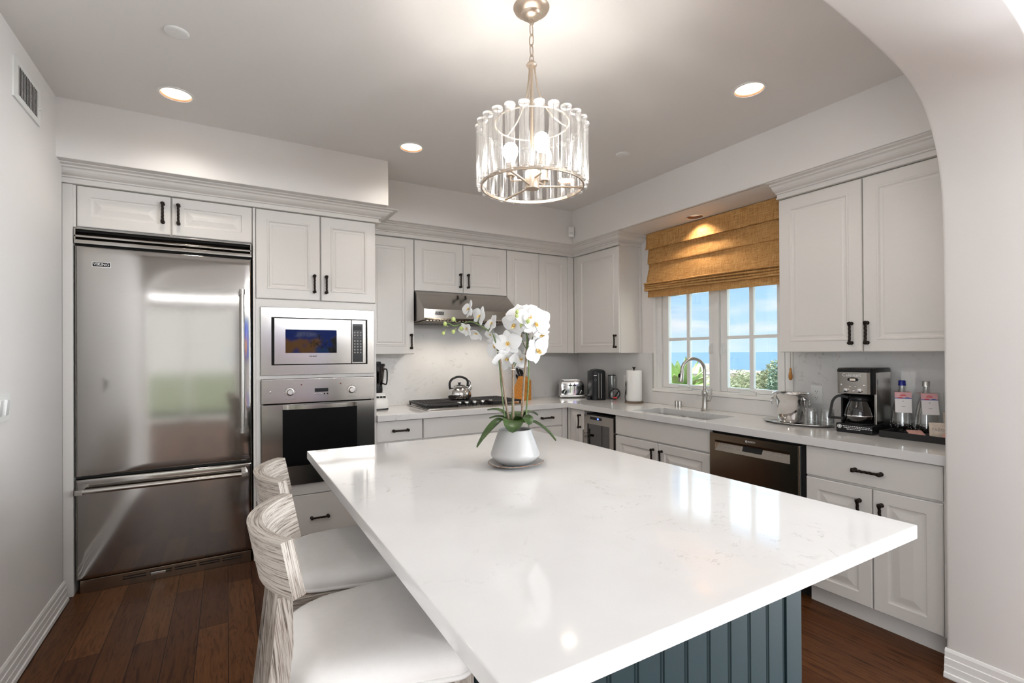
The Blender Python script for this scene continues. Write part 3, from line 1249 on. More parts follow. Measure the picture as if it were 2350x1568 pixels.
# microwave
t = thing('microwave', 'stainless built-in microwave above the wall oven', 'microwave', (-2.757, YT, 1.235))
mb = MB()
m0, m1, n0, n1 = -3.134, -2.381, 1.236, 1.696
i0, i1, j0, j1 = -3.070, -2.429, 1.303, 1.631
pf = YT - .012
for a0, a1, z0, z1 in ((m0, i0, n0, n1), (i1, m1, n0, n1), (i0, i1, n0, j0), (i0, i1, j1, n1)):
    mb.box(a0, a1, pf, YT - .0005, z0, z1, .0)
mb.build('trim_frame', 'steel_plain', t)
mb = MB()
mb.box(i0, i1, YT + .004, -.12, j0, j1)
mb.build('housing', 'void_black', t)
mb = MB()
mb.box(-3.052, -2.545, pf + .001, YT + .003, j0 + .006, j1 - .006, .002)
dr = mb.build('door', 'steel_plain', t)
mb = MB()
mb.box(-2.983, -2.647, pf - .0006, pf + .002, 1.386, 1.549)
mb.build('window', 'screen_glass', dr)
text('VIKING', .016, 'black_plastic', dr, TM('Y', pf, -2.806, 1.362, .0002), .0004)
mb = MB()
mb.box(-2.541, -2.440, pf + .001, YT + .003, j0 + .006, j1 - .006, .002)
cp = mb.build('control_panel', 'steel_plain', t)
mb = MB()
mb.box(-2.536, -2.462, pf - .0006, pf + .002, 1.318, 1.598)
mb.build('keypad', 'black_plastic', cp)
mb = MB()
mb.box(-2.530, -2.472, pf - .001, pf, 1.553, 1.582)
mb.build('display', 'smoke_glass', cp)
mb = MB()
for r_ in range(8):
    for c in range(3):
        xa = -2.528 + c * .021
        za = 1.535 - r_ * .021
        if r_ in (2,):
            mb.box(xa, xa + .016, pf - .0009, pf - .0003, za, za + .003)
        else:
            mb.lathe([(.0062, 0), (.0062, .0006)], (0, 0, 0), 10)
            bmesh.ops.transform(mb.bm, matrix=Matrix.Translation((xa + .008, pf - .0003, za)) @ Matrix.Rotation(R(90), 4, 'X'), verts=mb.bm.verts[-20:])
mb.build('key_print', 'grey_print', cp)

# wall oven
t = thing('wall_oven', 'stainless wall oven with a black window under the microwave', 'oven', (-2.757, YT, .475))
o0, o1 = -3.132, -2.381
mb = MB()
mb.box(-3.11, -2.40, YT + .003, -.06, .48, 1.205)
mb.build('housing', 'void_black', t)
mb = MB()
mb.box(o0, o1, YT - .024, YT + .001, 1.042, 1.208, .003)
cp = mb.build('control_panel', 'steel_plain', t)
yp = YT - .024
for xk in (-2.957, -2.547):
    mb = MB()
    prof_ = [(.0, -.0), (.026, 0), (.026, .003), (.021, .004), (.019, .020), (.0165, .024), (.0, .024)]
    mb.lathe(prof_, (0, 0, 0), 28)
    bmesh.ops.transform(mb.bm, matrix=Matrix.Translation((xk, yp, 1.118)) @ Matrix.Rotation(R(90), 4, 'X'), verts=mb.bm.verts)
    kb = mb.build('knob', 'satin_nickel', cp)
    mb = MB()
    for i in range(11):
        a = R(-40 + 26 * i)
        ca, sa = math.cos(a), math.sin(a)
        mb.box(xk + ca * .034 - .0035, xk + ca * .034 + .0035, yp - .0006, yp + .0004, 1.118 + sa * .034 - .0015, 1.118 + sa * .034 + .0015)
    mb.box(xk - .03, xk + .03, yp - .0006, yp + .0004, 1.068, 1.0705)
    mb.build('dial_marks', 'grey_print', cp)
mb = MB()
mb.box(-2.798, -2.708, yp - .001, yp + .001, 1.112, 1.138)
mb.build('clock_display', 'black_plastic', cp)
for k in range(5):
    mb = MB()
    mb.sphere((-2.795 + k * .0205, yp - .001, 1.098), .0055, 10, 6)
    mb.build('button', 'chrome' if k < 3 else 'black_plastic', cp)
mb = MB()
for xk in (-2.884, -2.624):
    mb.sphere((xk, yp, 1.166), .0045, 10, 6)
mb.build('indicator_light', 'red_dot', cp)
mb = MB()
mb.sphere((-3.078, yp, 1.123), .007, 12, 6)
mb.build('light_button', 'chrome', cp)
# door with black window
mb = MB()
w0, w1, v0, v1 = -3.004, -2.508, .607, 1.000
yd = YT - .020
for a0, a1, z0, z1 in ((o0, w0, .476, 1.034), (w1, o1, .476, 1.034), (w0, w1, .476, v0), (w0, w1, v1, 1.034)):
    mb.box(a0, a1, yd, YT + .001, z0, z1)
dr = mb.build('door', 'steel_plain', t)
mb = MB()
mb.box(w0, w1, yd + .001, YT, v0, v1)
mb.build('window', 'oven_glass', dr)
mb = MB()
hp = [(w0 + .002 + (w1 - w0 - .004) * i / 24, yd - .004 - .030 * math.sin(PI * i / 24) ** .6, 1.014) for i in range(25)]
mb.ring_loft([[(p[0], p[1] + q, p[2] + z) for q, z in ((.0, -.015), (.006, -.015), (.006, .015), (.0, .015))] for p in hp])
mb.build('handle', 'steel_plain', dr)

# ------------------------------------------------------------------ wall cabinets
YU, XU = -.234, -.23


def wall_cab(name, label, face, plane, c0, c1, z0, doors, extra=None):
    ca = (c0 + c1) / 2
    loc = (ca, plane + .02, z0) if face == 'Y' else (plane + .02, ca, z0)
    t = thing(name, label, 'cabinet', loc, group='off-white wall cabinets')
    mb = MB()
    fbox(mb, face, plane, c0, c1, -.2665 if face == 'Y' else -.2625, -.0215, z0, 2.362)
    for a0, a1 in (extra or []):
        fbox(mb, face, plane, a0, a1, -.0215, -.002, z0, 2.36)
    mb.build('carcass', CP, t)
    add_doors(t, face, plane, doors, 'bead')
    return t


wall_cab('wall_cabinet', 'off-white wall cabinet with one door, between the oven cabinet and the range hood', 'Y', YU, -2.3595, -1.9415, 1.372,
         [(-2.357, -1.944, 1.374, 2.357, ('v', -1.972, 1.418, 1.543), 'door')])
wall_cab('wall_cabinet', 'short off-white wall cabinet with two doors directly above the range hood', 'Y', YU, -1.9395, -1.027, 1.917,
         [(-1.938, -1.483, 1.919, 2.357, ('v', -1.512, 1.968, 2.092), 'door'), (-1.479, -1.029, 1.919, 2.357, ('v', -1.436, 1.968, 2.092), 'door')])
wall_cab('wall_cabinet', 'off-white wall cabinet with two narrow doors behind the orchid, beside the hood', 'Y', YU, -1.025, -.206, 1.372,
         [(-1.023, -.661, 1.374, 2.357, ('v', -.692, 1.418, 1.543), 'door'), (-.657, -.312, 1.374, 2.357, ('v', -.622, 1.418, 1.543), 'door')], [(-.310, -.232)])
wall_cab('wall_cabinet', 'off-white corner wall cabinet with one door, between the room corner and the window', 'X', XU, -.904, -.20, 1.372,
         [(-.902, -.283, 1.374, 2.357, ('v', -.862, 1.422, 1.540), 'door')], [(-.281, -.236)])
wall_cab('wall_cabinet', 'large off-white wall cabinet with two tall doors, between the window shade and the archway', 'X', XU, -3.396, -2.404, 1.372,
         [(-2.884, -2.406, 1.374, 2.357, ('v', -2.829, 1.418, 1.543), 'door'), (-3.378, -2.890, 1.374, 2.357, ('v', -2.910, 1.418, 1.543), 'door')], [(-3.396, -3.380)])
mb = MB()
mb.box(.02, .038, -.925, -.906, 1.372, 2.36)
struct(mb.build('trim_9', CP))

# range hood
t = thing('range_hood', 'stainless steel range hood above the cooktop', 'range hood', (-1.483, -.234, 1.645))
h0, h1 = -1.934, -1.03
mb = MB()
pr = [(.018, 1.645), (.018, 1.914), (-.236, 1.914), (-.455, 1.745), (-.455, 1.672), (-.440, 1.660)]
pr2 = [(y, z) for y, z in pr]
mb.prism(pr2, lambda y, z, d: (d, y, z), h0, h1)
mb.build('canopy', 'steel_plain', t, smooth=20)
mb = MB()
for k in range(3):
    xa = h0 + .02 + k * .29
    for q in range(9):
        x = xa + .012 + q * .030
        mb.hexa([(x, -.42, 1.650), (x + .020, -.42, 1.650), (x + .020, -.03, 1.640), (x, -.03, 1.640)], [(x, -.42, 1.656), (x + .020, -.42, 1.656), (x + .020, -.03, 1.648), (x, -.03, 1.648)])
mb.build('baffle_filter', 'steel_brown_reflection', t)
mb = MB()
mb.tube([(h0 + .35, -.40, 1.650), (h0 + .42, -.415, 1.640), (h0 + .62, -.415, 1.640), (h0 + .69, -.40, 1.650)], .006, 8)
mb.build('filter_handle', 'black_iron', t)
for xx in (-1.70, -1.26):
    lamp('hood_light', 'SPOT', (xx, -.30, 1.636), 3.2, (1, .90, .78), (0, 0, 0), spot_size=R(150), spot_blend=.7, shadow_soft_size=.03)
badge(t, 'Y', -.4555, -1.80, 1.713, .075, .024, 'VIKING', .021)

# ------------------------------------------------------------------ backsplash
mb = MB()
mb.box(-2.359, .0195, .0205, .0385, .9155, 1.371)
mb.box(-1.938, -1.030, .0205, .0385, 1.371, 1.64)
mb.box(.0205, .0385, -1.064, .0195, .9155, 1.371)
mb.box(.0205, .0385, -2.36, -1.064, .9155, 1.022)
mb.box(.0205, .0385, -3.396, -2.36, .9155, 1.371)
tag(mb.build('backsplash', 'quartz', off=(.02, 0, .915)), 'pale veined quartz backsplash along both counters, below the wall cabinets', 'backsplash')

# ------------------------------------------------------------------ base cabinets
YB, XB = -.575, -.575


def base_cab(name, label, face, plane, c0, c1, fronts, extra=None, top=.866):
    ca = (c0 + c1) / 2
    loc = (ca, plane, 0) if face == 'Y' else (plane, ca, 0)
    t = thing(name, label, 'cabinet', loc, group='off-white base cabinets')
    mb = MB()
    fbox(mb, face, plane, c0, c1, -.605, -.0215, .098, top)
    if top < .86:
        fbox(mb, face, plane, c0, c1, -.040, -.0215, top, .866)
    for a0, a1 in (extra or []):
        fbox(mb, face, plane, a0, a1, -.0215, -.001, .10, .866)
    mb.build('carcass', CP, t)
    mb = MB()
    fbox(mb, face, plane, c0, c1, -.075, -.055, .0, .098)
    mb.build('toe_kick', CP, t)
    add_doors(t, face, plane, fronts, 'raised')
    return t


def hz(a0, a1, z):
    return ('h', a0, a1, z)


base_cab('base_cabinet', 'off-white base cabinet of three drawers beside the oven cabinet', 'Y', YB, -2.3595, -1.992,
         [(-2.357, -1.998, .706, .862, hz(-2.236, -2.112, .786), 'drawer'), (-2.357, -1.998, .408, .696, hz(-2.236, -2.112, .56), 'drawer'), (-2.357, -1.998, .11, .398, hz(-2.236, -2.112, .26), 'drawer')])
base_cab('base_cabinet', 'wide off-white base cabinet under the cooktop with a plain front panel', 'Y', YB, -1.990, -1.006,
         [(-1.986, -1.010, .706, .862, None, 'front_panel'), (-1.986, -1.500, .11, .696, ('v', -1.53, .55, .67), 'door'), (-1.496, -1.010, .11, .696, ('v', -1.466, .55, .67), 'door')])
base_cab('base_cabinet', 'off-white base cabinet of three drawers behind the orchid, near the inner corner', 'Y', YB, -1.004, -.558,
         [(-1.000, -.637, .706, .862, hz(-.876, -.748, .785), 'drawer'), (-1.000, -.637, .408, .696, hz(-.876, -.748, .58), 'drawer'), (-1.000, -.637, .11, .398, hz(-.876, -.748, .28), 'drawer')], [(-.635, -.577)])
base_cab('base_cabinet', 'narrow off-white base cabinet with one door, between the inner corner and the wine cooler', 'X', XB, -.828, -.58,
         [(-.810, -.622, .11, .862, ('v', -.768, .70, .82), 'door')], [(-.619, -.582), (-.826, -.812)])
base_cab('base_cabinet', 'off-white sink base cabinet with a plain panel over two doors', 'X', XB, -2.1385, -1.2245,
         [(-2.136, -1.228, .710, .862, None, 'front_panel'), (-1.680, -1.228, .11, .700, ('v', -1.640, .535, .655), 'door'), (-2.136, -1.686, .11, .700, ('v', -1.722, .535, .655), 'door')], top=.64)
base_cab('base_cabinet', 'off-white base cabinet with one drawer over two doors, beside the dishwasher and archway', 'X', XB, -3.396, -2.752,
         [(-3.352, -2.757, .703, .860, hz(-3.122, -2.994, .776), 'drawer'), (-3.072, -2.757, .10, .692, ('v', -3.020, .50, .632), 'door'), (-3.352, -3.078, .10, .692, ('v', -3.116, .50, .632), 'door')], [(-3.396, -3.356)])

# wine cooler
t = thing('wine_cooler', 'narrow stainless-framed wine cooler with a dark glass door under the counter', 'wine cooler', (XB, -1.026, 0))
c0, c1 = -1.222, -.831
mb = MB()
mb.box(-.553, -.05, c0 + .002, c1 - .002, .0, .84)
mb.build('housing', 'black_matte', t)
mb = MB()
p0, p1 = -.588, -.556
for a0, a1, z0, z1 in ((c0 + .006, c0 + .052, .10, .832), (c1 - .052, c1 - .006, .10, .832), (c0 + .052, c1 - .052, .755, .832), (c0 + .052, c1 - .052, .10, .15)):
    mb.box(p0, p1, a0, a1, z0, z1)
dr = mb.build('door', 'steel_plain', t)
mb = MB()
mb.box(p0 + .006, p1 - .006, c0 + .052, c1 - .052, .15, .755)
mb.build('glass', 'smoke_glass', dr)
mb = MB()
mb.box(p0 - .001, p0 + .004, c0 + .15, c1 - .09, .795, .818)
mb.build('display', 'black_plastic', dr)
mb = MB()
mb.box(p0 - .0015, p0 - .0008, -1.035, -1.015, .800, .813)
mb.build('display_digits', 'blue_display', dr)
mb = MB()
mb.tube([(p0 - .030, c1 - .03, .30), (p0 - .030, c1 - .03, .70)], .007, 12)
for zz in (.33, .67):
    mb.tube([(p0 - .030, c1 - .03, zz), (p0, c1 - .03, zz)], .005, 10)
mb.build('handle', 'satin_nickel', dr)
mb = MB()
for zz in (.30, .42, .54, .66):
    mb.box(-.555, -.5535, c0 + .055, c1 - .055, zz, zz + .012)
mb.build('shelf', 'satin_nickel', t)

# dishwasher
t = thing('dishwasher', 'stainless dishwasher with a recessed handle and printed control strip', 'dishwasher', (XB, -2.445, 0))
d0, d1 = -2.748, -2.1425
mb = MB()
mb.box(-.556, -.03, d0 + .002, d1 - .002, .10, .858)
mb.build('housing', 'void_black', t)
mb = MB()
mb.box(-.50, -.47, d0 + .002, d1 - .002, .0, .10)
mb.build('toe_kick', 'void_black', t)
mb = MB()
q0, q1 = d0 + .026, d1 - .006
k0, k1, kz0, kz1 = -2.677, -2.187, .742, .808
for a0, a1, z0, z1 in ((q0, k0, .105, .850), (k1, q1, .105, .850), (k0, k1, .105, kz0), (k0, k1, kz1, .850)):
    mb.box(-.590, -.557, a0, a1, z0, z1)
dr = mb.build('door', 'steel_brown_reflection', t)
mb = MB()
mb.box(-.580, -.557, q0 - .010, q0 - .001, .105, .850, .002)
mb.build('door_edge', 'chrome', t)
mb = MB()
mb.hexa([(-.591, k0, kz0), (-.591, k1, kz0), (-.560, k1, kz0), (-.560, k0, kz0)], [(-.5585, k0, kz1), (-.5585, k1, kz1), (-.557, k1, kz1), (-.557, k0, kz1)])
cs = mb.build('control_strip', 'steel_plain', dr)


def strip_pt(a, f, h=.0):
    return (-.591 + .0325 * f - h, a, kz0 + (kz1 - kz0) * f)


mb = MB()
mb.hexa([strip_pt(-2.502, .30, .0), strip_pt(-2.373, .30, .0), strip_pt(-2.373, .30, -.003), strip_pt(-2.502, .30, -.003)], [strip_pt(-2.502, .78, .001), strip_pt(-2.373, .78, .001), strip_pt(-2.373, .78, -.003), strip_pt(-2.502, .78, -.003)])
mb.build('display', 'black_plastic', cs)
mb = MB()
for k in range(7):
    a = -2.215 - k * .0225
    for f in (.36, .60):
        mb.hexa([strip_pt(a - .006, f, .0004), strip_pt(a + .006, f, .0004), strip_pt(a + .006, f, -.001), strip_pt(a - .006, f, -.001)], [strip_pt(a - .006, f + .05, .0004), strip_pt(a + .006, f + .05, .0004), strip_pt(a + .006, f + .05, -.001), strip_pt(a - .006, f + .05, -.001)])
for k in range(5):
    a = -2.525 - k * .024
    for f in (.36, .60):
        mb.hexa([strip_pt(a - .006, f, .0004), strip_pt(a + .006, f, .0004), strip_pt(a + .006, f, -.001), strip_pt(a - .006, f, -.001)], [strip_pt(a - .006, f + .05, .0004), strip_pt(a + .006, f + .05, .0004), strip_pt(a + .006, f + .05, -.001), strip_pt(a - .006, f + .05, -.001)])
mb.build('key_print', 'grey_print', cs)
text('BOSCH', .014, 'white_print', dr, TM('X', -.590, -2.444, .829, .0003), .0003)
mb = MB()
mb.closed_tube([(-.5905, -2.410 + .0065 * math.cos(a), .829 + .0065 * math.sin(a)) for a in [2 * PI * i / 20 for i in range(20)]], .0009, 6)
mb.tube([(-.5905, -2.413, .8255), (-.5905, -2.413, .8325)], .0008, 6)
mb.tube([(-.5905, -2.407, .8255), (-.5905, -2.407, .8325)], .0008, 6)
mb.tube([(-.5905, -2.413, .829), (-.5905, -2.407, .829)], .0008, 6)
mb.build('logo', 'white_print', dr)

# ------------------------------------------------------------------ countertop with sink cut-out
ZC0, ZC1 = .8695, .9147
SX0, SX1, SY0, SY1 = -.525, -.185, -2.065, -1.365
bm = bmesh.new()
outline = [(-2.3595, .0195), (-2.3595, -.617), (-.606, -.617), (-.606, -3.396), (.0195, -3.396), (.0195, .0195)]
hole = [(SX0, SY0), (SX1, SY0), (SX1, SY1), (SX0, SY1)]


def rounded(poly, r_, n=5):
    out = []
    for i, p in enumerate(poly):
        p0, p1 = Vector(poly[i - 1]), Vector(poly[(i + 1) % len(poly)])
        p = Vector(p)
        a, b = p + (p0 - p).normalized() * r_, p + (p1 - p).normalized() * r_
        for k in range(n + 1):
            f = k / n
            out.append(tuple((a * (1 - f) + p * f) * (1 - f) + (p * (1 - f) + b * f) * f))
    return out


def slab(outline, holes, z0, z1, name, mat_, bev=.003, **kw):
    bm = bmesh.new()
    edges = []
    for lp in [outline] + holes:
        v = [bm.verts.new((p[0], p[1], z1)) for p in lp]
        edges += [bm.edges.new((v[i], v[(i + 1) % len(v)])) for i in range(len(v))]
    bmesh.ops.triangle_fill(bm, use_beauty=True, edges=edges)
    for f in bm.faces:
        if f.normal.z < 0:
            f.normal_flip()
    r_ = bmesh.ops.extrude_face_region(bm, geom=list(bm.faces))
    bmesh.ops.translate(bm, verts=[g for g in r_['geom'] if isinstance(g, bmesh.types.BMVert)], vec=(0, 0, z0 - z1))
    bmesh.ops.recalc_face_normals(bm, faces=bm.faces)
    bmesh.ops.dissolve_limit(bm, angle_limit=.001, verts=bm.verts, edges=bm.edges)
    if bev:
        es_ = [e_ for e_ in bm.edges if len(e_.link_faces) == 2 and e_.calc_face_angle(0) > 1.0 and abs(e_.verts[0].co.z - e_.verts[1].co.z) < 1e-5 and e_.verts[0].co.z > (z0 + z1) / 2]
        bmesh.ops.bevel(bm, geom=es_, offset=bev, segments=2, affect='EDGES', profile=.5)
    mb = MB()
    mb.bm.free()
    mb.bm = bm
    mb.bev = bool(bev)
    return mb.build(name, mat_, smooth=30, **kw)


tag(slab(outline, [rounded(hole, .03)], ZC0, ZC1, 'countertop', 'quartz', off=(-.3, -.3, ZC0)), 'white quartz countertop wrapping the corner from the cooktop to the coffee maker', 'countertop')

# sink
t = thing('sink', 'undermounted stainless steel double sink below the window', 'sink', (-.355, -1.715, .70))
mb = MB()


def basin(y0, y1, dep):
    x0, x1 = SX0 - .004, SX1 + .004
    zt = ZC0 - .001
    rings = []
    for ins, z in ((-.012, zt), (0, zt), (.004, zt - .01), (.010, zt - dep + .03), (.03, zt - dep + .006), (.06, zt - dep)):
        rings.append([(p[0], p[1], z) for p in rounded([(x0 + ins, y0 + ins), (x1 - ins, y0 + ins), (x1 - ins, y1 - ins), (x0 + ins, y1 - ins)], .035)])
    mb.ring_loft(rings, True, False, True)


basin(SY0 - .004, -1.62, .20)
basin(-1.60, SY1 + .004, .20)
mb.build('basin', 'steel_sink', t)
mb = MB()
for yy in (-1.84, -1.49):
    mb.lathe([(.02, 0), (.042, .001), (.045, .004), (.04, .005)], (-.355, yy, ZC0 - .2005), 24)
mb.build('drain', 'chrome', t)

# ------------------------------------------------------------------ island
IX0, IX1, IY0, IY1 = -3.000, -1.741, -3.686, -1.752
t = thing('kitchen_island', 'dark teal kitchen island base clad in grooved beadboard', 'island', (-2.25, -2.6, 0))
mb = MB()
bx0, bx1, by0, by1 = -2.66, -1.815, -3.405, -1.80
mb.box(bx0, bx1, by0, by1, .09, .876)
mb.box(bx0 + .06, bx1 - .06, by0 + .06, by1 - .06, 0, .09)
mb.build('carcass', 'teal_paint', t)


def beadboard(fn, a0, a1, z0, z1):
    mb = MB()
    prof_ = []
    a = a0
    while a < a1 - .001:
        wdt = min(.086, a1 - a)
        prof_ += [(a, -.004), (a + .003, .0), (a + wdt - .013, .0), (a + wdt - .0125, -.004), (a + wdt - .010, -.001), (a + wdt - .006, .0005), (a + wdt - .003, -.001)]
        a += wdt
    prof_.append((a1, -.004))
    front = [[fn(a, h + .008, z) for a, h in prof_] for z in (z0, z1)]
    mb.ring_loft([f + [fn(a1, 0, z), fn(a0, 0, z)] for f, z in zip(front, (z0, z1))])
    return mb


beadboard(lambda a, h, z: (a, by0 - h, z), bx0, bx1 - .075, .092, .875).build('beadboard', 'teal_paint', t, smooth=15)
beadboard(lambda a, h, z: (bx0 - h, a, z), by0, by1, .092, .875).build('beadboard', 'teal_paint', t, smooth=15)
mb = MB()
mb.box(bx1 - .073, bx1 + .006, by0 - .012, by0 + .06, .092, .875, .002)
mb.box(bx0 - .010, bx1 + .008, by0 - .014, by0, .0, .10, .003)
mb.build('corner_board', 'teal_paint', t)
mb = MB()
mb.box(IX0, IX1, IY0, IY1, .877, .914, .003)
tag(mb.build('island_countertop', 'quartz', off=(-2.37, -2.72, .877)), 'large white quartz slab on the teal island, carrying the potted orchid', 'countertop')

# ------------------------------------------------------------------ bar stools
WW = 'weathered_wood'


def make_stool(label):
    t = thing('bar_stool', label, 'stool', (0, 0, 0), group='bar stools along the island', local=True)
    # curved back panel
    half, sag, th = .212, .078, .034
    Rr = (half ** 2 + sag ** 2) / (2 * sag)
    amax = math.asin(half / Rr)

    def back(s_, z, off):
        a = -amax + 2 * amax * s_
        lean = .028 * (.970 - z) / .145
        r_ = Rr - off
        return Vector((-.292 + Rr - r_ * math.cos(a) + lean, r_ * math.sin(a), z))
    z0, z1 = .842, .970
    n = 26
    mb = MB()
    ln = 2 * amax * Rr
    mb.grid(lambda u, v: back(u, z0 + (z1 - z0) * v, 0), n, 5, lambda u, v: (u * ln, v * .14))
    mb.grid(lambda u, v: back(u, z1 - (z1 - z0) * v, th), n, 5, lambda u, v: (u * ln + 3, v * .14))
    mb.grid(lambda u, v: back(u, z1, th * v), n, 3, lambda u, v: (u * ln + 5, v * th))
    mb.grid(lambda u, v: back(u, z0, th * (1 - v)), n, 3, lambda u, v: (u * ln + 6, v * th))
    mb.grid(lambda u, v: back(0, z0 + (z1 - z0) * v, th * (1 - u)), 3, 5, lambda u, v: (v * .14 + 7, u * th))
    mb.grid(lambda u, v: back(1, z0 + (z1 - z0) * v, th * u), 3, 5, lambda u, v: (v * .14 + 8, u * th))
    bmesh.ops.remove_doubles(mb.bm, verts=mb.bm.verts, dist=.0004)
    mb.build('backrest', WW, t, smooth=40)
    # seat
    def plan(ins):
        x0, x1 = -.225 + ins, .215 - ins
        pts = []
        hw_f, hw_b = .262 - ins, .225 - ins
        rb, rf = .17, .05
        pts += [(x1 - rf * (1 - math.sin(a)), -hw_f + rf * (1 - math.cos(a))) for a in [PI / 2 * i / 6 for i in range(7)]]
        pts += [(x1 - rf * (1 - math.cos(a)), hw_f - rf * (1 - math.sin(a))) for a in [PI / 2 * i / 6 for i in range(7)]]
        pts += [(x0 + rb * (1 - math.sin(a)), hw_b - rb * (1 - math.cos(a))) for a in [PI / 2 * i / 8 for i in range(9)]]
        pts += [(x0 + rb * (1 - math.cos(a)), -hw_b + rb * (1 - math.sin(a))) for a in [PI / 2 * i / 8 for i in range(9)]]
        return pts
    # order the outline as one loop
    def loop(ins):
        x0, x1 = -.225 + ins, .215 - ins
        hf, hb = .262 - ins, .222 - ins
        rb, rf = max(.03, .17 - ins), max(.01, .045 - ins)
        P = []
        for i in range(7):
            a = PI / 2 * i / 6
            P.append((x1 - rf + rf * math.sin(a), -hf + rf - rf * math.cos(a)))
        for i in range(7):
            a = PI / 2 * i / 6
            P.append((x1 - rf + rf * math.cos(a), hf - rf + rf * math.sin(a)))
        for i in range(9):
            a = PI / 2 * i / 8
            P.append((x0 + rb - rb * math.sin(a), hb - rb + rb * math.cos(a)))
        for i in range(9):
            a = PI / 2 * i / 8
            P.append((x0 + rb - rb * math.cos(a), -hb + rb - rb * math.sin(a)))
        return P
    mb = MB()
    rings = []
    for ins, z in ((.004, .600), (.0, .606), (-.004, .616), (-.002, .630), (.008, .645), (.028, .656), (.060, .662), (.11, .666), (.16, .668)):
        rings.append([(a, b, z) for a, b in loop(ins)])
    mb.ring_loft(rings)
    seat = mb.build('seat', 'linen', t, smooth=60)
    mb = MB()
    mb.closed_tube([(a, b, .606) for a, b in loop(-.004)], .0062, 8)
    mb.build('piping', 'linen', seat, smooth=60)
    # legs
    for s_ in (-1, 1):
        mb = MB()
        def sec(x, y, z, wx, wy):
            return [(x - wx, y - wy, z), (x + wx, y - wy, z), (x + wx, y + wy, z), (x - wx, y + wy, z)]
        rg = [sec(-.300, s_ * .215, 0, .016, .019), sec(-.262, s_ * .205, .30, .018, .022), sec(-.225, s_ * .192, .60, .021, .024), sec(-.209, s_ * .178, .74, .020, .024), sec(-.205, s_ * .166, .843, .015, .022)]
        mb.ring_loft(rg)
        mb.build('leg', WW, t, uvlong='z', smooth=30)
        mb = MB()
        mb.ring_loft([sec(.205, s_ * .238, 0, .017, .017), sec(.188, s_ * .225, .598, .024, .024)])
        mb.build('leg', WW, t, uvlong='z', smooth=30)
    mb = MB()
    mb.box(-.20, .19, -.236, -.212, .540, .598, .002)
    mb.build('apron', WW, t, uvlong='x')
    mb = MB()
    mb.box(-.20, .19, .212, .236, .540, .598, .002)
    mb.build('apron', WW, t, uvlong='x')
    mb = MB()
    mb.box(.176, .200, -.21, .21, .540, .598, .002)
    mb.build('apron', WW, t, uvlong='y')
    mb = MB()
    mb.box(-.235, -.211, -.18, .18, .540, .598, .002)
    mb.build('apron', WW, t, uvlong='y')
    for s_ in (-1, 1):
        mb = MB()
        mb.hexa([(-.275, s_ * .212 - .011, .20), (.20, s_ * .234 - .011, .20), (.20, s_ * .234 + .011, .20), (-.275, s_ * .212 + .011, .20)],
                [(-.272, s_ * .212 - .011, .235), (.20, s_ * .234 - .011, .235), (.20, s_ * .234 + .011, .235), (-.272, s_ * .212 + .011, .235)])
        mb.build('stretcher', WW, t, uvlong='x', smooth=0)
    mb = MB()
    mb.box(.190, .214, -.225, .225, .155, .200, .002)
    mb.build('stretcher', WW, t, uvlong='y', smooth=0)
    return t


s1 = make_stool('whitewashed stool with a curved back and linen seat, nearer of the two to the camera')
s1.location = (-2.997, -2.915, 0)
s1.rotation_euler = (0, 0, R(-5.5))
s2 = copy_tree(s1)
s2.location = (-2.960, -2.355, 0)
s2.rotation_euler = (0, 0, R(-4.5))
s2['label'] = 'whitewashed stool with a curved back and linen seat, closer to the wall oven'

# ------------------------------------------------------------------ chandelier
CX, CY = -2.262, -2.610
t = thing('chandelier', 'drum chandelier of clear glass tubes hanging by a chain over the island', 'chandelier', (CX, CY, 2.05))
CM = 'champagne_metal'
mb = MB()
mb.lathe([(.0, H - .052), (.010, H - .052), (.012, H - .046), (.030, H - .042), (.040, H - .034), (.043, H - .026), (.056, H - .020), (.069, H - .010), (.073, H - .002), (.073, H), (.0, H)], (CX, CY, 0), 40)
mb.build('canopy', CM, t)
mb = MB()
mb.closed_tube([(CX + .009 * math.cos(a), CY, H - .060 + .009 * math.sin(a)) for a in [2 * PI * i / 20 for i in range(20)]], .0024, 8)
mb.build('canopy_loop', CM, t)
z = H - .066
k = 0
while z > 2.56:
    mb = MB()
    ang = PI / 2 * (k % 2) + .35
    pts = []
    for i in range(28):
        a = 2 * PI * i / 28
        lx, lz = .0095 * math.cos(a), .015 * math.sin(a)
        lz += .0085 * (1 if math.sin(a) > 0 else -1) * (abs(math.sin(a)) ** .4)
        pts.append((CX + lx * math.cos(ang), CY + lx * math.sin(ang), z - .024 + lz))
    mb.closed_tube(pts, .0024, 8)
    mb.build('chain_link', CM, t)
    z -= .0415
    k += 1
mb = MB()
mb.lathe([(0, 2.534), (.018, 2.535), (.022, 2.541), (.018, 2.548), (.006, 2.551), (.004, 2.562), (0, 2.563)], (CX, CY, 0), 24)
mb.tube([(CX, CY, 2.10), (CX, CY, 2.54)], .007, 12)
mb.build('stem', CM, t)
RT = .150
for i in range(3):
    a = R(-18 + 120 * i)
    mb = MB()
    ca, sa = math.cos(a), math.sin(a)
    mb.tube(resample([(CX + r_ * ca, CY + r_ * sa, zz) for r_, zz in ((.012, 2.545), (.018, 2.49), (.035, 2.42), (.085, 2.345), (RT, 2.305))], 20), .0032, 8)
    mb.build('support_rod', CM, t)
mb = MB()
mb.closed_tube([(CX + RT * math.cos(a), CY + RT * math.sin(a), 2.302) for a in [2 * PI * i / 72 for i in range(72)]], .0035, 8)
mb.build('upper_ring', CM, t)
mb = MB()
RB = .205
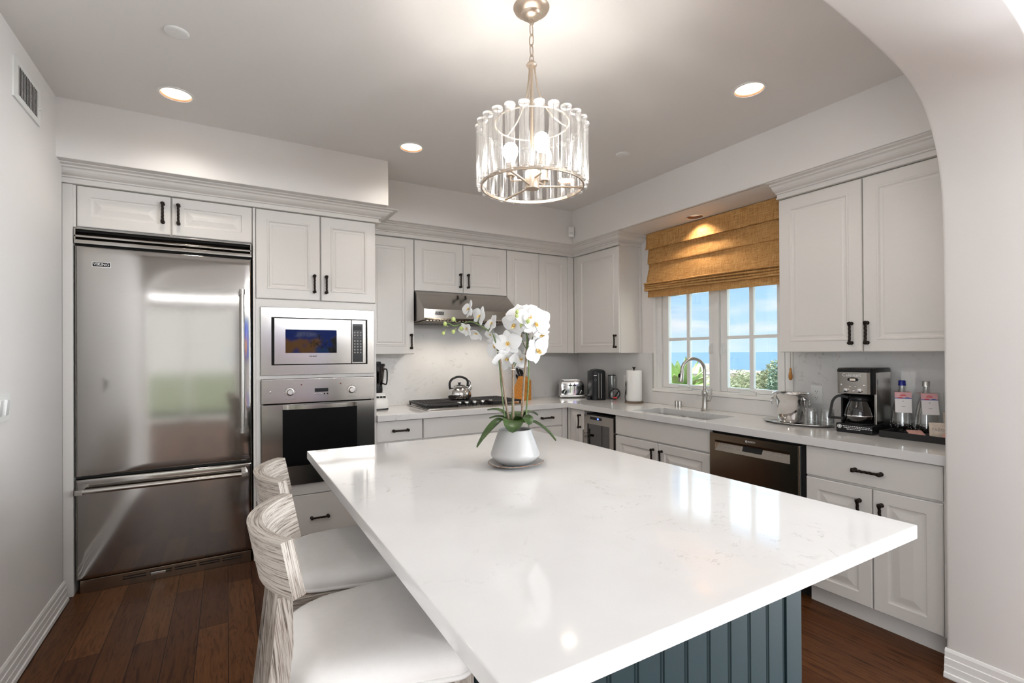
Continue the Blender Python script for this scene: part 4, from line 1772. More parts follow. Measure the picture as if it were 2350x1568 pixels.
mb.ring_loft([[(CX + r_ * math.cos(2 * PI * i / 96), CY + r_ * math.sin(2 * PI * i / 96), zz) for i in range(96)] for r_, zz in ((RB - .003, 2.044), (RB + .003, 2.044), (RB + .003, 2.056), (RB - .003, 2.056), (RB - .003, 2.044))], True, False, False)
bmesh.ops.remove_doubles(mb.bm, verts=mb.bm.verts, dist=1e-5)
mb.build('lower_ring', CM, t)
mb = MB()
mb.lathe([(0, 2.040), (.027, 2.040), (.028, 2.043), (.028, 2.108), (.024, 2.113), (0, 2.113)], (CX, CY, 0), 32)
mb.build('hub', CM, t)
for i in range(3):
    a = R(-27 + 120 * i)
    mb = MB()
    mb.tube([(CX + .026 * math.cos(a), CY + .026 * math.sin(a), 2.050), (CX + RB * math.cos(a), CY + RB * math.sin(a), 2.050)], .0045, 8)
    mb.build('spoke', CM, t)
for i in range(3):
    a = R(22 + 120 * i)
    ca, sa = math.cos(a), math.sin(a)
    sx_, sy_ = CX + .088 * ca, CY + .088 * sa
    mb = MB()
    mb.tube([(CX + .026 * ca, CY + .026 * sa, 2.078), (sx_, sy_, 2.078), (sx_, sy_, 2.098)], .0045, 8)
    mb.build('lamp_arm', CM, t)
    mb = MB()
    mb.lathe([(0, 2.096), (.018, 2.096), (.019, 2.10), (.017, 2.102), (.0165, 2.148), (0, 2.148)], (sx_, sy_, 0), 20)
    so = mb.build('lamp_socket', CM, t)
    mb = MB()
    mb.lathe([(.0, 2.146), (.013, 2.148), (.014, 2.155), (.022, 2.168), (.029, 2.184), (.031, 2.198), (.029, 2.212), (.022, 2.224), (.012, 2.231), (0, 2.233)], (sx_, sy_, 0), 24)
    mb.build('bulb', 'bulb_glow', so)
    lamp('bulb_light', 'POINT', (sx_, sy_, 2.19), 14, (1, .95, .89), shadow_soft_size=.034)
NT = 24
RG = .208
for i in range(NT):
    a = 2 * PI * i / NT + .08
    x, y = CX + RG * math.cos(a), CY + RG * math.sin(a)
    mb = MB()
    zb, zt = 2.046, 2.290
    mb.lathe([(.0005, zb), (.0175, zb), (.0185, zb + .006), (.0185, zt - .014), (.0205, zt - .008)], (x, y, 0), 20, False, False)
    mb.lathe([(.0005, zb + .014), (.0150, zb + .014), (.0182, zb + .019)], (x, y, 0), 20, False, False)
    tb = mb.build('glass_tube', 'tube_glass', t, smooth=50)
    mb = MB()
    mb.lathe([(.0205, zt - .008), (.0212, zt - .004), (.0205, zt), (.016, zt + .001), (.010, zt - .002), (.0005, zt - .002)], (x, y, 0), 20, False, False)
    mb.build('cap', 'frost_glass', tb, smooth=50)
    mb = MB()
    mb.tube([(x, y, zb + .012), (x, y, zt + .003)], .0014, 6)
    mb.tube([(x, y, zt), (x, y, zt + .004)], [.006, .003], 8)
    mb.closed_tube([(x + .0165 * math.cos(b), y + .0165 * math.sin(b), zb + .010) for b in [2 * PI * q / 16 for q in range(16)]], .0008, 5)
    mb.build('rod', 'satin_nickel', tb)

# ------------------------------------------------------------------ recessed lights and other ceiling fittings
LB = ['recessed ceiling light above the refrigerator', 'recessed ceiling light above the cooktop side of the room, beside the chandelier', 'recessed ceiling light near the archway, above the large wall cabinet', 'recessed ceiling light seen through the chandelier glass']
for (x, y, r_), lb in zip(CANS, LB):
    t = thing('recessed_light', 'lit round ' + lb, 'ceiling light', (x, y, H), group='recessed ceiling lights')
    mb = MB()
    mb.lathe([(r_ + .013, H - .0005), (r_ + .012, H - .004), (r_ + .001, H - .005), (r_ - .002, H - .001), (r_ - .001, H + .002)], (x, y, 0), 48, False, False)
    mb.build('trim_ring', 'white_plastic', t)
    mb = MB()
    mb.lathe([(r_ - .0015, H - .003), (r_ - .004, H + .001), (r_ - .0045, H + .006)], (x, y, 0), 48, False, False)
    mb.build('inner_ring', 'rust_ring', t)
    mb = MB()
    mb.lathe([(r_ - .0015, H + .001), (r_ - .008, H + .03), (r_ - .013, H + .058)], (x, y, 0), 48, False, False)
    mb.build('baffle', 'can_baffle', t)
    mb = MB()
    mb.lathe([(.0005, H + .060), (r_ - .004, H + .060), (r_ - .004, H + .066), (.0005, H + .066)], (x, y, 0), 40, False, False)
    mb.build('lens', 'light_lens', t)
    lamp('can_light', 'SPOT', (x, y, H + .045), 4.6, (1, .92, .84), (0, 0, 0), spot_size=R(125), spot_blend=.6, shadow_soft_size=.05)
x, y, r_ = SCAN
t = thing('recessed_light', 'small round recessed light in the soffit right over the woven shade', 'ceiling light', (x, y, SOF), group='recessed ceiling lights')
mb = MB()
mb.lathe([(r_ + .011, SOF - .0005), (r_ + .010, SOF - .004), (r_ + .001, SOF - .005), (r_ - .002, SOF + .002)], (x, y, 0), 40, False, False)
mb.build('trim_ring', 'white_plastic', t)
mb = MB()
mb.lathe([(r_ - .001, SOF - .002), (r_ - .004, SOF + .004), (r_ - .004, SOF + .02)], (x, y, 0), 40, False, False)
mb.build('inner_ring', 'rust_ring', t)
mb = MB()
mb.lathe([(.0005, SOF + .018), (r_ - .002, SOF + .018), (r_ - .002, SOF + .024), (.0005, SOF + .024)], (x, y, 0), 40, False, False)
mb.build('lens', 'soffit_lens', t)
lamp('soffit_light', 'SPOT', (x, y, SOF + .012), 7, (1, .80, .58), (0, 0, 0), spot_size=R(120), spot_blend=.5, shadow_soft_size=.04)

mb = MB()
mb.lathe([(0, H - .009), (.036, H - .009), (.043, H - .007), (.046, H - .003), (.046, H + .001), (0, H + .001)], (-3.511, -1.723, 0), 40)
tag(mb.build('ceiling_cover', 'white_plastic', off=(-3.511, -1.723, H)), 'round blank cover on the ceiling, nearer the camera than the light above the refrigerator', 'ceiling cover', 'round blank ceiling covers')
mb = MB()
mb.lathe([(0, H - .009), (.040, H - .009), (.047, H - .006), (.049, H + .001), (0, H + .001)], (-.915, -1.697, 0), 40)
tag(mb.build('ceiling_cover', 'white_plastic', off=(-.915, -1.697, H)), 'round blank cover on the ceiling between the chandelier and the window soffit', 'ceiling cover', 'round blank ceiling covers')

# return-air vent and switch plate on the white wall
t = thing('wall_vent', 'white slotted air vent high on the blank wall by the refrigerator', 'vent', (LX, -1.222, 2.586))
mb = MB()
a0, a1, z0, z1 = -1.395, -1.052, 2.494, 2.672
b0, b1, y0_, y1_ = -1.342, -1.088, 2.521, 2.650
for q0_, q1_, r0_, r1_ in ((a0, b0, z0, z1), (b1, a1, z0, z1), (b0, b1, z0, y0_), (b0, b1, y1_, z1)):
    mb.box(LX + .0005, LX + .009, q0_, q1_, r0_, r1_)
mb.build('frame', 'white_plastic', t)
mb = MB()
mb.box(LX + .0003, LX + .0015, b0, b1, y0_, y1_)
mb.build('backing', 'black_matte', t)
mb = MB()
for i in range(13):
    yy = b0 + (b1 - b0) * (i + .5) / 13
    mb.hexa([(LX + .002, yy + .004, y0_), (LX + .010, yy - .007, y0_), (LX + .0105, yy - .0058, y0_), (LX + .0025, yy + .0055, y0_)],
            [(LX + .002, yy + .004, y1_), (LX + .010, yy - .007, y1_), (LX + .0105, yy - .0058, y1_), (LX + .0025, yy + .0055, y1_)])
mb.build('louvre', 'white_plastic', t)
mb = MB()
mb.box(LX + .009, LX + .022, b1 + .004, b1 + .010, 2.566, 2.580, .001)
mb.build('damper_lever', 'white_plastic', t)

t = thing('switch_plate', 'white light switch plate on the blank wall, cut by the picture edge', 'light switch', (LX, -1.51, 1.165))
mb = MB()
mb.box(LX + .0005, LX + .006, -1.585, -1.438, 1.108, 1.222, .002)
mb.build('plate', 'white_plastic', t)
for yy in (-1.475, -1.545):
    mb = MB()
    mb.hexa([(LX + .006, yy - .017, 1.132), (LX + .006, yy + .017, 1.132), (LX + .006, yy + .017, 1.198), (LX + .006, yy - .017, 1.198)],
            [(LX + .008, yy - .016, 1.134), (LX + .008, yy + .016, 1.134), (LX + .014, yy + .016, 1.196), (LX + .014, yy - .016, 1.196)])
    mb.build('rocker', 'white_plastic', t)

t = thing('motion_sensor', 'small white motion sensor in the upper room corner above the crown moulding', 'sensor', (-.415, -.412, 2.56))
M = Matrix.Translation((-.402, -.427, 2.562)) @ Matrix.Rotation(R(-45), 4, 'Z')
mb = MB()
mb.box(-.028, .028, -.024, .012, -.052, .052, .008, 3)
bmesh.ops.transform(mb.bm, matrix=M, verts=mb.bm.verts)
mb.build('housing', 'white_plastic', t)
mb = MB()
mb.box(-.014, .014, -.0265, -.023, -.036, -.008, .003)
bmesh.ops.transform(mb.bm, matrix=M, verts=mb.bm.verts)
mb.build('lens', 'chrome', t)


def outlet(label, y, z):
    t = thing('wall_outlet', label, 'outlet', (.02, y, z), group='white double outlets')
    mb = MB()
    mb.box(.0145, .0204, y - .037, y + .037, z - .058, z + .058, .002)
    mb.build('plate', 'white_plastic', t)
    for dz in (.020, -.020):
        mb = MB()
        mb.lathe([(0, 0), (.0165, 0), (.0165, .0018), (0, .0018)], (0, 0, 0), 24)
        bmesh.ops.transform(mb.bm, matrix=Matrix.Translation((.0146, y, z + dz)) @ Matrix.Rotation(R(-90), 4, 'Y'), verts=mb.bm.verts)
        so = mb.build('socket', 'white_plastic', t)
        mb = MB()
        for yy, zz, hh in ((.006, .003, .008), (-.006, .003, .006)):
            mb.box(.0122, .0127, y + yy - .0012, y + yy + .0012, z + dz + zz - hh / 2, z + dz + zz + hh / 2)
        mb.lathe([(0, 0), (.0022, 0), (.0022, .0006)], (0, 0, 0), 10)
        bmesh.ops.transform(mb.bm, matrix=Matrix.Translation((.0127, y, z + dz - .008)) @ Matrix.Rotation(R(-90), 4, 'Y'), verts=mb.bm.verts[-30:])
        mb.build('slots', 'black_matte', so)


outlet('white double outlet on the backsplash above the ice bucket and drinking glasses', -2.505, 1.092)
outlet('white double outlet on the backsplash behind the two glass bottles', -3.125, 1.095)
outlet('white double outlet on the backsplash half hidden by the paper towel roll', -.735, 1.10)

# ------------------------------------------------------------------ woven window shade
t = thing('roman_shade', 'golden brown woven roman shade pulled half up over the kitchen window', 'window shade', (-.03, -1.69, 1.85))
SA, SB = -1.068, -2.318


def sheet(prof, name, parent, n=60, wob=.006, seed=0, sub=8, th=.003, a=SA, b=SB):
    mb = MB()
    P = resample([(x, 0, z) for x, z in prof], sub * (len(prof) - 1))
    m = len(P) - 1
    def fn(u, v):
        p = P[min(m, int(round(v * m)))]
        w_ = math.sin(u * 9 + seed + p.z * 14) * math.cos(u * 4.3 + seed * 2 + p.z * 23)
        return (p.x - wob * w_, a + (b - a) * u + .003 * math.sin(p.z * 31 + seed), p.z - .030 * u * min(1, (2.44 - p.z) / .5) + .35 * wob * math.sin(u * 7 + seed))
    mb.grid(fn, n, m)
    o = mb.build(name, 'woven_shade', parent, smooth=70)
    md = o.modifiers.new('thick', 'SOLIDIFY')
    md.thickness = th
    return o


sheet([(-.036, 2.446), (-.040, 2.40), (-.044, 2.35), (-.052, 2.302)], 'valance', t, seed=1, wob=.003, a=-1.060, b=-2.324)
sheet([(-.020, 2.430), (-.020, 2.32), (-.024, 2.24), (-.034, 2.178), (-.020, 2.166), (-.024, 2.12), (-.040, 2.05), (-.050, 2.00)], 'shade_panel', t, seed=2, wob=.005)
for k in range(4):
    z = 2.006 - .019 * k
    sheet([(-.022, z - .006), (-.058, z - .001), (-.080 + .004 * k, z - .012), (-.060, z - .020), (-.020, z - .018)], 'fold', t, seed=3 + k, wob=.006, sub=6, a=-1.062, b=-2.322)
sheet([(-.030, 1.938), (-.034, 1.905), (-.034, 1.872)], 'hem', t, seed=9, wob=.004)
mb = MB()
mb.box(-.030, .036, SB, SA, 2.430, 2.4485)
mb.build('headrail', 'black_matte', t)
mb = MB()
mb.tube([(.0, -2.343, 2.42), (-.002, -2.343, 1.9), (.0, -2.343, 1.262)], .0016, 6)
cd = mb.build('pull_cord', 'cord_tan', t)
mb = MB()
mb.lathe([(0, 1.182), (.008, 1.184), (.0125, 1.196), (.013, 1.212), (.009, 1.232), (.006, 1.246), (.0075, 1.256), (.005, 1.264), (0, 1.266)], (0, -2.343, 0), 16)
mb.build('wooden_pull', 'amber_wood', cd)

# ------------------------------------------------------------------ faucet and soap pumps
fx, fy = -.086, -1.716
t = thing('faucet', 'tall brushed nickel gooseneck faucet at the sink in front of the window', 'faucet', (fx, fy, ZC1))
mb = MB()
mb.lathe([(0, ZC1), (.030, ZC1), (.031, ZC1 + .006), (.027, ZC1 + .012), (.022, ZC1 + .03), (.0195, ZC1 + .10), (.022, ZC1 + .125), (.024, ZC1 + .135), (.024, ZC1 + .150), (.019, ZC1 + .158), (.015, ZC1 + .17), (0, ZC1 + .17)], (fx, fy, 0), 28)
mb.build('body', 'satin_nickel', t)
pts = [(fx, fy, ZC1 + .16), (fx, fy, ZC1 + .26)]
rad_ = .092
dv = Vector((-.90, .43)).normalized()
for i in range(17):
    a = PI * i / 16 * 1.02
    o_ = rad_ - rad_ * math.cos(a)
    pts.append((fx + dv.x * o_, fy + dv.y * o_, ZC1 + .318 + rad_ * math.sin(a) - (.0 if i else .0)))
mb = MB()
mb.tube(resample(pts, 60), .0128, 16)
mb.build('spout', 'satin_nickel', t)
ex = Vector(pts[-1])
dn = Vector((dv.x * .14, dv.y * .14, -1)).normalized()
mb = MB()
mb.tube([ex + dn * -.004, ex + dn * .004, ex + dn * .03, ex + dn * .075, ex + dn * .085], [.0135, .0155, .0165, .020, .018], 20)
sh = mb.build('spray_head', 'satin_nickel', t)
mb = MB()
q = ex + dn * .035
mb.sphere((q.x + dv.x * .017, q.y + dv.y * .017, q.z), .010, 12, 8, sz=1.8)
mb.build('spray_button', 'black_plastic', sh)
mb = MB()
mb.tube([(fx, fy, ZC1 + .082), (fx + .01, fy - .038, ZC1 + .088)], .012, 14)
mb.tube([(fx + .010, fy - .036, ZC1 + .086), (fx + .012, fy - .048, ZC1 + .12), (fx + .012, fy - .054, ZC1 + .175)], [.010, .0065, .0055], 12)
mb.build('lever', 'satin_nickel', t)
mb = MB()
for yy in (-1.430, -1.462):
    mb.lathe([(0, ZC1), (.0155, ZC1), (.016, ZC1 + .05), (.014, ZC1 + .056), (0, ZC1 + .056)], (-.078, yy, 0), 20)
    o_ = mb.build('air_gap_cap', 'satin_nickel', off=(-.078, yy, ZC1))
    tag(o_, 'short brushed metal cap on the counter at the sink corner, ' + ('closer to the paper towels' if yy > -1.45 else 'closer to the faucet'), 'sink cap', 'metal caps by the sink')
    mb = MB()

# ------------------------------------------------------------------ cooktop, kettle
t = thing('cooktop', 'stainless gas cooktop with black cast grates and a row of five knobs', 'cooktop', (-1.483, -.27, ZC1))
k0, k1, j0, j1 = -1.940, -1.026, -.535, -.025
mb = MB()
mb.box(k0, k1, j0, j1, ZC1 + .0005, ZC1 + .012, .004)
mb.box(k0 + .02, k1 - .02, j0 + .02, j1 - .02, ZC1 + .010, ZC1 + .014, .001)
mb.build('plate', 'steel_plain', t)
for x, y, r_ in ((-1.80, -.38, .045), (-1.80, -.14, .036), (-1.483, -.16, .055), (-1.17, -.38, .036), (-1.17, -.14, .045)):
    mb = MB()
    mb.lathe([(0, ZC1 + .013), (r_ + .018, ZC1 + .013), (r_ + .014, ZC1 + .020), (r_, ZC1 + .024), (r_, ZC1 + .031), (r_ - .006, ZC1 + .034), (0, ZC1 + .035)], (x, y, 0), 28)
    mb.build('burner', 'black_iron', t)
gz = ZC1 + .014
for ga, gb, gy0 in ((k0 + .012, -1.640, j0 + .03), (-1.634, -1.334, -.30), (-1.328, k1 - .012, j0 + .03)):
    mb = MB()
    gy1 = j1 - .012
    zt0, zt1 = gz + .016, gz + .030
    for xx in (ga, gb - .012):
        mb.box(xx, xx + .012, gy0, gy1, zt0, zt1, .002)
    for yy in (gy0, gy1 - .012, (gy0 + gy1) / 2 - .006):
        mb.box(ga, gb, yy, yy + .012, zt0, zt1, .002)
    nfin = 11
    for i in range(1, nfin):
        xx = ga + (gb - ga) * i / nfin
        mb.box(xx - .004, xx + .004, gy0 + .006, gy1 - .006, zt0 + .002, zt1 - .001, .0015)
    for i in range(9):
        yy = gy0 + (gy1 - gy0) * (i + .5) / 9
        mb.box(ga - .002, ga + .014, yy - .006, yy + .006, zt0 - .006, zt0 + .002)
    for xx in (ga + .003, gb - .015):
        for yy in (gy0 + .003, gy1 - .015):
            mb.box(xx, xx + .012, yy, yy + .012, ZC1 + .012, zt0 + .002)
    mb.build('grate', 'black_iron', t)
for i, xk in enumerate((-1.600, -1.530, -1.455, -1.375, -1.297)):
    mb = MB()
    c = (xk, -.40, ZC1 + .013)
    mb.lathe([(0, 0), (.025, 0), (.025, .004), (.021, .006), (0, .006)], c, 24)
    kb = mb.build('knob', 'black_plastic', t)
    mb = MB()
    mb.lathe([(.0, .006), (.0205, .006), (.0195, .016), (.0, .016)], c, 24)
    mb.build('knob_skirt', 'black_plastic', kb)
    mb = MB()
    mb.lathe([(0, .0155), (.019, .0155), (.020, .019), (.0185, .030), (.0165, .033), (0, .033)], c, 24)
    mb.build('knob_cap', 'polished_steel', kb)

KX, KY, KZ = -1.492, -.160, ZC1 + .0445
t = thing('kettle', 'stainless steel kettle with a black hoop handle on the rear burner', 'kettle', (KX, KY, KZ))
mb = MB()
n = 64
rings = []
for r_, z in ((.0, 0), (.080, 0), (.092, .004), (.104, .018), (.109, .040), (.107, .062), (.098, .084), (.082, .103), (.062, .114), (.052, .117)):
    rings.append([(KX + (max(r_, .001) * (1 + .02 * abs(math.cos(5 * a)) * min(1, r_ / .1))) * math.cos(a), KY + (max(r_, .001) * (1 + .02 * abs(math.cos(5 * a)) * min(1, r_ / .1))) * math.sin(a), KZ + z) for a in [2 * PI * i / n for i in range(n)]])
mb.ring_loft(rings)
mb.build('body', 'polished_steel', t, smooth=60)
mb = MB()
mb.lathe([(.0, .112), (.056, .115), (.056, .121), (.047, .128), (.030, .134), (.0, .136)], (KX, KY, KZ), 36)
ld = mb.build('lid', 'polished_steel', t)
mb = MB()
mb.lathe([(.0, .134), (.010, .135), (.010, .140), (.016, .145), (.016, .151), (.0, .153)], (KX, KY, KZ), 20)
mb.build('lid_knob', 'black_plastic', ld)
mb = MB()
hp = [(-.082, .085), (-.090, .115), (-.088, .155), (-.066, .184), (-.025, .201), (.020, .201), (.058, .186), (.078, .165), (.080, .135), (.076, .115)]
dk = Vector((math.cos(R(-8)), math.sin(R(-8))))
mb.tube(resample([(KX + dk.x * a, KY + dk.y * a, KZ + z) for a, z in hp], 40), .0105, 12)
mb.build('handle', 'black_plastic', t)
mb = MB()
mb.tube(resample([(KX + dk.x * a, KY + dk.y * a, KZ + z) for a, z in ((.078, .16), (.092, .165), (.104, .15), (.100, .128), (.084, .112))], 20), .0042, 8)
mb.build('spout_trigger', 'black_plastic', t)
mb = MB()
mb.tube([(KX + dk.x * .085, KY + dk.y * .085 - .0, KZ + .075), (KX + dk.x * .112, KY + dk.y * .112, KZ + .112)], [.022, .013], 16)
mb.build('spout', 'polished_steel', t)

# ------------------------------------------------------------------ blender
BX, BY = -2.252, -.19
t = thing('blender', 'countertop blender with a dark clear jug, beside the oven cabinet', 'blender', (BX, BY, ZC1))
mb = MB()
def sq(r_, z, rr=.3):
    n = 32
    out = []
    for i in range(n):
        a = 2 * PI * i / n
        c, s_ = math.cos(a), math.sin(a)
        k = (abs(c) ** 5 + abs(s_) ** 5) ** (-.2)
        out.append((BX + r_ * k * c, BY + r_ * k * s_, ZC1 + z))
    return out
mb.ring_loft([sq(.078, .012), sq(.082, .03), (sq(.080, .075)), sq(.068, .108), sq(.056, .118), sq(.054, .138)])
bb = mb.build('base', 'white_plastic', t)
mb = MB()
mb.ring_loft([sq(.081, .0), sq(.083, .004), sq(.081, .013)])
mb.build('foot', 'black_plastic', t)
mb = MB()
for k in range(4):
    mb.hexa([(BX - .050 + k * .027, BY - .0735, ZC1 + .100), (BX - .028 + k * .027, BY - .0735, ZC1 + .100), (BX - .028 + k * .027, BY - .069, ZC1 + .100), (BX - .050 + k * .027, BY - .069, ZC1 + .100)],
            [(BX - .050 + k * .027, BY - .0665, ZC1 + .113), (BX - .028 + k * .027, BY - .0665, ZC1 + .113), (BX - .028 + k * .027, BY - .060, ZC1 + .113), (BX - .050 + k * .027, BY - .060, ZC1 + .113)])
mb.build('button', 'black_plastic', bb)
mb = MB()
mb.lathe([(.0, .136), (.044, .138), (.046, .165), (.043, .200), (.0, .200)], (BX, BY, ZC1), 28)
mb.build('collar', 'black_plastic', t)
mb = MB()
mb.lathe([(.043, .198), (.050, .22), (.058, .28), (.064, .360), (.062, .360), (.056, .28), (.047, .22), (.040, .202)], (BX, BY, ZC1), 28, False, False)
jg = mb.build('jug', 'smoke_glass', t)
mb = MB()
mb.tube(resample([(BX + .056, BY - .02, ZC1 + .335), (BX + .074, BY - .03, ZC1 + .328), (BX + .077, BY - .03, ZC1 + .27), (BX + .070, BY - .03, ZC1 + .21), (BX + .044, BY - .02, ZC1 + .215)], 24), .0058, 10)
mb.build('handle', 'black_plastic', jg)
mb = MB()
mb.lathe([(0, .356), (.067, .358), (.068, .372), (.060, .380), (.034, .382), (.034, .394), (.028, .398), (0, .398)], (BX, BY, ZC1), 28)
mb.build('lid', 'black_plastic', t)

# ------------------------------------------------------------------ knife block and knives
KBX, KBY = -.822, -.165
t = thing('knife_block', 'slanted orange wood knife block on the counter behind the orchid stems', 'knife block', (KBX, KBY, ZC1), R(12), local=True)
mb = MB()
side = [(-.115, 0), (.055, 0), (.055, .10), (.02, .235), (-.045, .205), (-.115, .06)]
# outline in (depth, z); width along x
ang_dir = Vector((.0, -.42, .907)).normalized()
blk = [(-.075, 0), (.095, 0), (.095, .06), (-.005, .235), (-.075, .195)]
mb.prism([(a, b) for a, b in blk], lambda a, b, d: (d, a, b), -.052, .052)
mb.build('block', 'amber_wood', t)
kl = ['tall black knife handle, highest in the knife block', 'black knife handle in the knife block, top row', 'black knife handle in the knife block, nearest the toaster', 'black knife handle low in the knife block', 'black steak knife handle in the knife block, front row', 'black steak knife handle in the knife block, bottom row']
Mk = Matrix.Translation((KBX, KBY, ZC1)) @ Matrix.Rotation(R(12), 4, 'Z')
nd = Vector((0, .868, .496))
nd = Vector((0, -.05, 1)).normalized()
top_a, top_b = Vector((0, -.005, .235)), Vector((0, .095, .06))
face_n = Vector((0, .175, .10)).normalized()
for i, (xx, f, ln, rr_) in enumerate(((-.026, .06, .110, .0120), (.012, .08, .105, .0115), (.038, .12, .100, .0110), (-.010, .36, .095, .0105), (.026, .42, .092, .0100), (.038, .70, .086, .0095))):
    p = top_a.lerp(top_b, f) + Vector((xx, 0, 0))
    d_ = (face_n * .9 + Vector((.32, 0, .45))).normalized()
    q0, q1 = Mk @ (p + face_n * .007), Mk @ (p + face_n * .007 + d_ * ln)
    tk = thing('knife', kl[i], 'knife', q0, group='knives in the block')
    mb = MB()
    mb.tube([q0 + (q1 - q0) * f_ for f_ in (0, .12, .5, .85, 1)], [rr_ * .8, rr_, rr_ * .9, rr_ * 1.1, rr_ * .7], 12)
    hd = mb.build('handle', 'black_plastic', tk)
    mb = MB()
    for f_ in (.3, .7):
        mb.sphere(q0 + (q1 - q0) * f_ + Mk.to_3x3() @ Vector((0, -.6, .25)) * rr_ * 1.2, .0026, 8, 6)
    mb.build('rivet', 'chrome', hd)
# kitchen shears hanging out of the block side
q = Mk @ Vector((.045, .055, .125))
ts = thing('kitchen_shears', 'black-handled kitchen shears sticking out at the side of the knife block', 'scissors', q)
for k in (0, 1):
    mb = MB()
    c = q + Vector((.028 + .022 * k, -.01, .018 - .03 * k))
    mb.closed_tube([c + Vector((.020 * math.cos(a), 0, .013 * math.sin(a))) for a in [2 * PI * i / 20 for i in range(20)]], .0042, 8)
    mb.tube([q, c + Vector((-.018, 0, 0))], .0045, 8)
    mb.build('handle', 'black_plastic', ts)

# ------------------------------------------------------------------ toaster
t = thing('toaster', 'stainless four-slice toaster with black dials, in the room corner', 'toaster', (-.225, -.165, ZC1), R(-28), local=True)
TW, TD, TH = .124, .108, .176
mb = MB()
pr_ = []
for i in range(9):
    a = PI / 2 * i / 8
    pr_.append((TW - .05 + .05 * math.cos(a), TH - .05 + .05 * math.sin(a)))
for i in range(9):
    a = PI / 2 + PI / 2 * i / 8
    pr_.append((-TW + .05 + .05 * math.cos(a), TH - .05 + .05 * math.sin(a)))
poly = [(-TW, .022), (TW, .022)] + pr_
rings = []
for dy, ins in ((-TD, .012), (-TD + .004, .004), (-TD + .012, 0), (TD - .012, 0), (TD, .01)):
    rings.append([(x * (1 - ins / TW), dy, .022 + (z - .022) * (1 - ins / TH)) for x, z in poly])
mb.ring_loft(rings)
mb.build('body', 'polished_steel', t, smooth=40)
mb = MB()
mb.box(-TW - .004, TW + .004, -TD - .004, TD + .004, .006, .030, .004)
mb.build('base', 'satin_nickel', t)
mb = MB()
for xx in (-1, 1):
    for yy in (-1, 1):
        mb.box(xx * (TW - .01) - .012, xx * (TW - .01) + .012, yy * (TD - .012) - .012, yy * (TD - .012) + .012, 0, .010)
mb.build('feet', 'black_plastic', t)
mb = MB()
for yy in (-.062, -.022, .022, .062):
    mb.box(-.088, .088, yy - .013, yy + .013, TH - .003, TH + .0008)
mb.build('slots', 'void_black', t)
mb = MB()
for yy in (-.078, -.042, -.002, .042, .078):
    mb.box(-.088, .088, yy - .004, yy + .004, TH - .001, TH + .004, .001)
mb.build('slot_frame', 'polished_steel', t)
for xx in (-.022, .022):
    mb = MB()
    mb.box(xx - .0022, xx + .0022, -TD - .0012, -TD + .002, .050, .150)
    mb.build('lever_slot', 'void_black', t)
    mb = MB()
    mb.box(xx - .017, xx + .017, -TD - .016, -TD - .001, .122, .132, .003)
    mb.box(xx - .003, xx + .003, -TD - .010, -TD - .001, .118, .148, .001)
    mb.build('lever', 'black_plastic', t)
for xx in (-.083, .083):
    mb = MB()
    mb.lathe([(0, 0), (.026, 0), (.026, .006), (.022, .014), (0, .014)], (0, 0, 0), 26)
    bmesh.ops.transform(mb.bm, matrix=Matrix.Translation((xx, -TD + .002, .062)) @ Matrix.Rotation(R(90), 4, 'X'), verts=mb.bm.verts)
    kb = mb.build('dial', 'black_plastic', t)
    mb = MB()
    mb.box(-.003, .003, -.0015, .0005, -.020, .020)
    bmesh.ops.transform(mb.bm, matrix=Matrix.Translation((xx, -TD - .012, .062)) @ Matrix.Rotation(R(25), 4, 'Y'), verts=mb.bm.verts)
    mb.build('pointer', 'chrome', kb)
    mb = MB()
    for r_ in range(5):
        for c in range(2):
            mb.box(xx - .010 + c * .012, xx - .002 + c * .012, -TD - .0008, -TD + .002, .105 + r_ * .009, .110 + r_ * .009, .0)
    mb.build('button', 'black_plastic', t)
mb = MB()
mb.tube(resample([(TW + .002, .02, .016), (TW + .03, .02, .01), (TW + .06, .06, .006), (TW + .04, .10, .006)], 24), .0032, 8)
mb.build('power_cord', 'black_plastic', t)

# ------------------------------------------------------------------ pod coffee machine, water tank, coiled cord
t = thing('pod_coffee_machine', 'tall black pod coffee machine beside the toaster', 'coffee machine', (-.165, -.515, ZC1), R(-30), local=True)
mb = MB()
pl = []
for i in range(17):
    a = -PI / 2 + (i / 16 - .5) * PI * .62
    pl.append((.062 * math.sin((i / 16 - .5) * PI * .62) / math.sin(PI * .31), -.085 - .03 * math.cos((i / 16 - .5) * PI * .62) + .0))
plan_ = pl + [(.078, -.03), (.078, .11), (-.078, .11), (-.078, -.03)]
mb.ring_loft([[(x * .98, y * .98, .0) for x, y in plan_], [(x, y, .004) for x, y in plan_], [(x, y, .275) for x, y in plan_], [(x * .97, y * .97, .280) for x, y in plan_]])
mb.build('body', 'black_plastic', t, smooth=30)
mb = MB()
pr_ = [(.060 * math.cos(a), .030 * math.sin(a)) for a in [PI * i / 16 for i in range(17)]]
mb.prism(pr_, lambda a, b, d: (a, d, .278 + b * .75), -.09, .09)
mb.build('lid', 'black_plastic', t, smooth=30)
mb = MB()
mb.box(-.050, -.022, -.1145, -.108, .238, .244)
mb.build('name_strip', 'silver_cap', t)
mb = MB()
for a in range(4):
    mb.sphere((-.034 + .009 * math.cos(a * PI / 2), -.1125, .198 + .011 * math.sin(a * PI / 2)), .0035, 8, 6)
mb.build('button', 'chrome', t)
mb = MB()
mb.tube([(.020, -.1145, .02), (.020, -.1148, .26)], .002, 6)
mb.tube([(-.004, -.1165, .02), (-.004, -.117, .26)], .0015, 6)
mb.build('trim_strip', 'silver_cap', t)
mb = MB()
mb.box(-.11, -.075, -.07, -.02, .0, .030, .006)
mb.build('drip_tray', 'black_plastic', t)

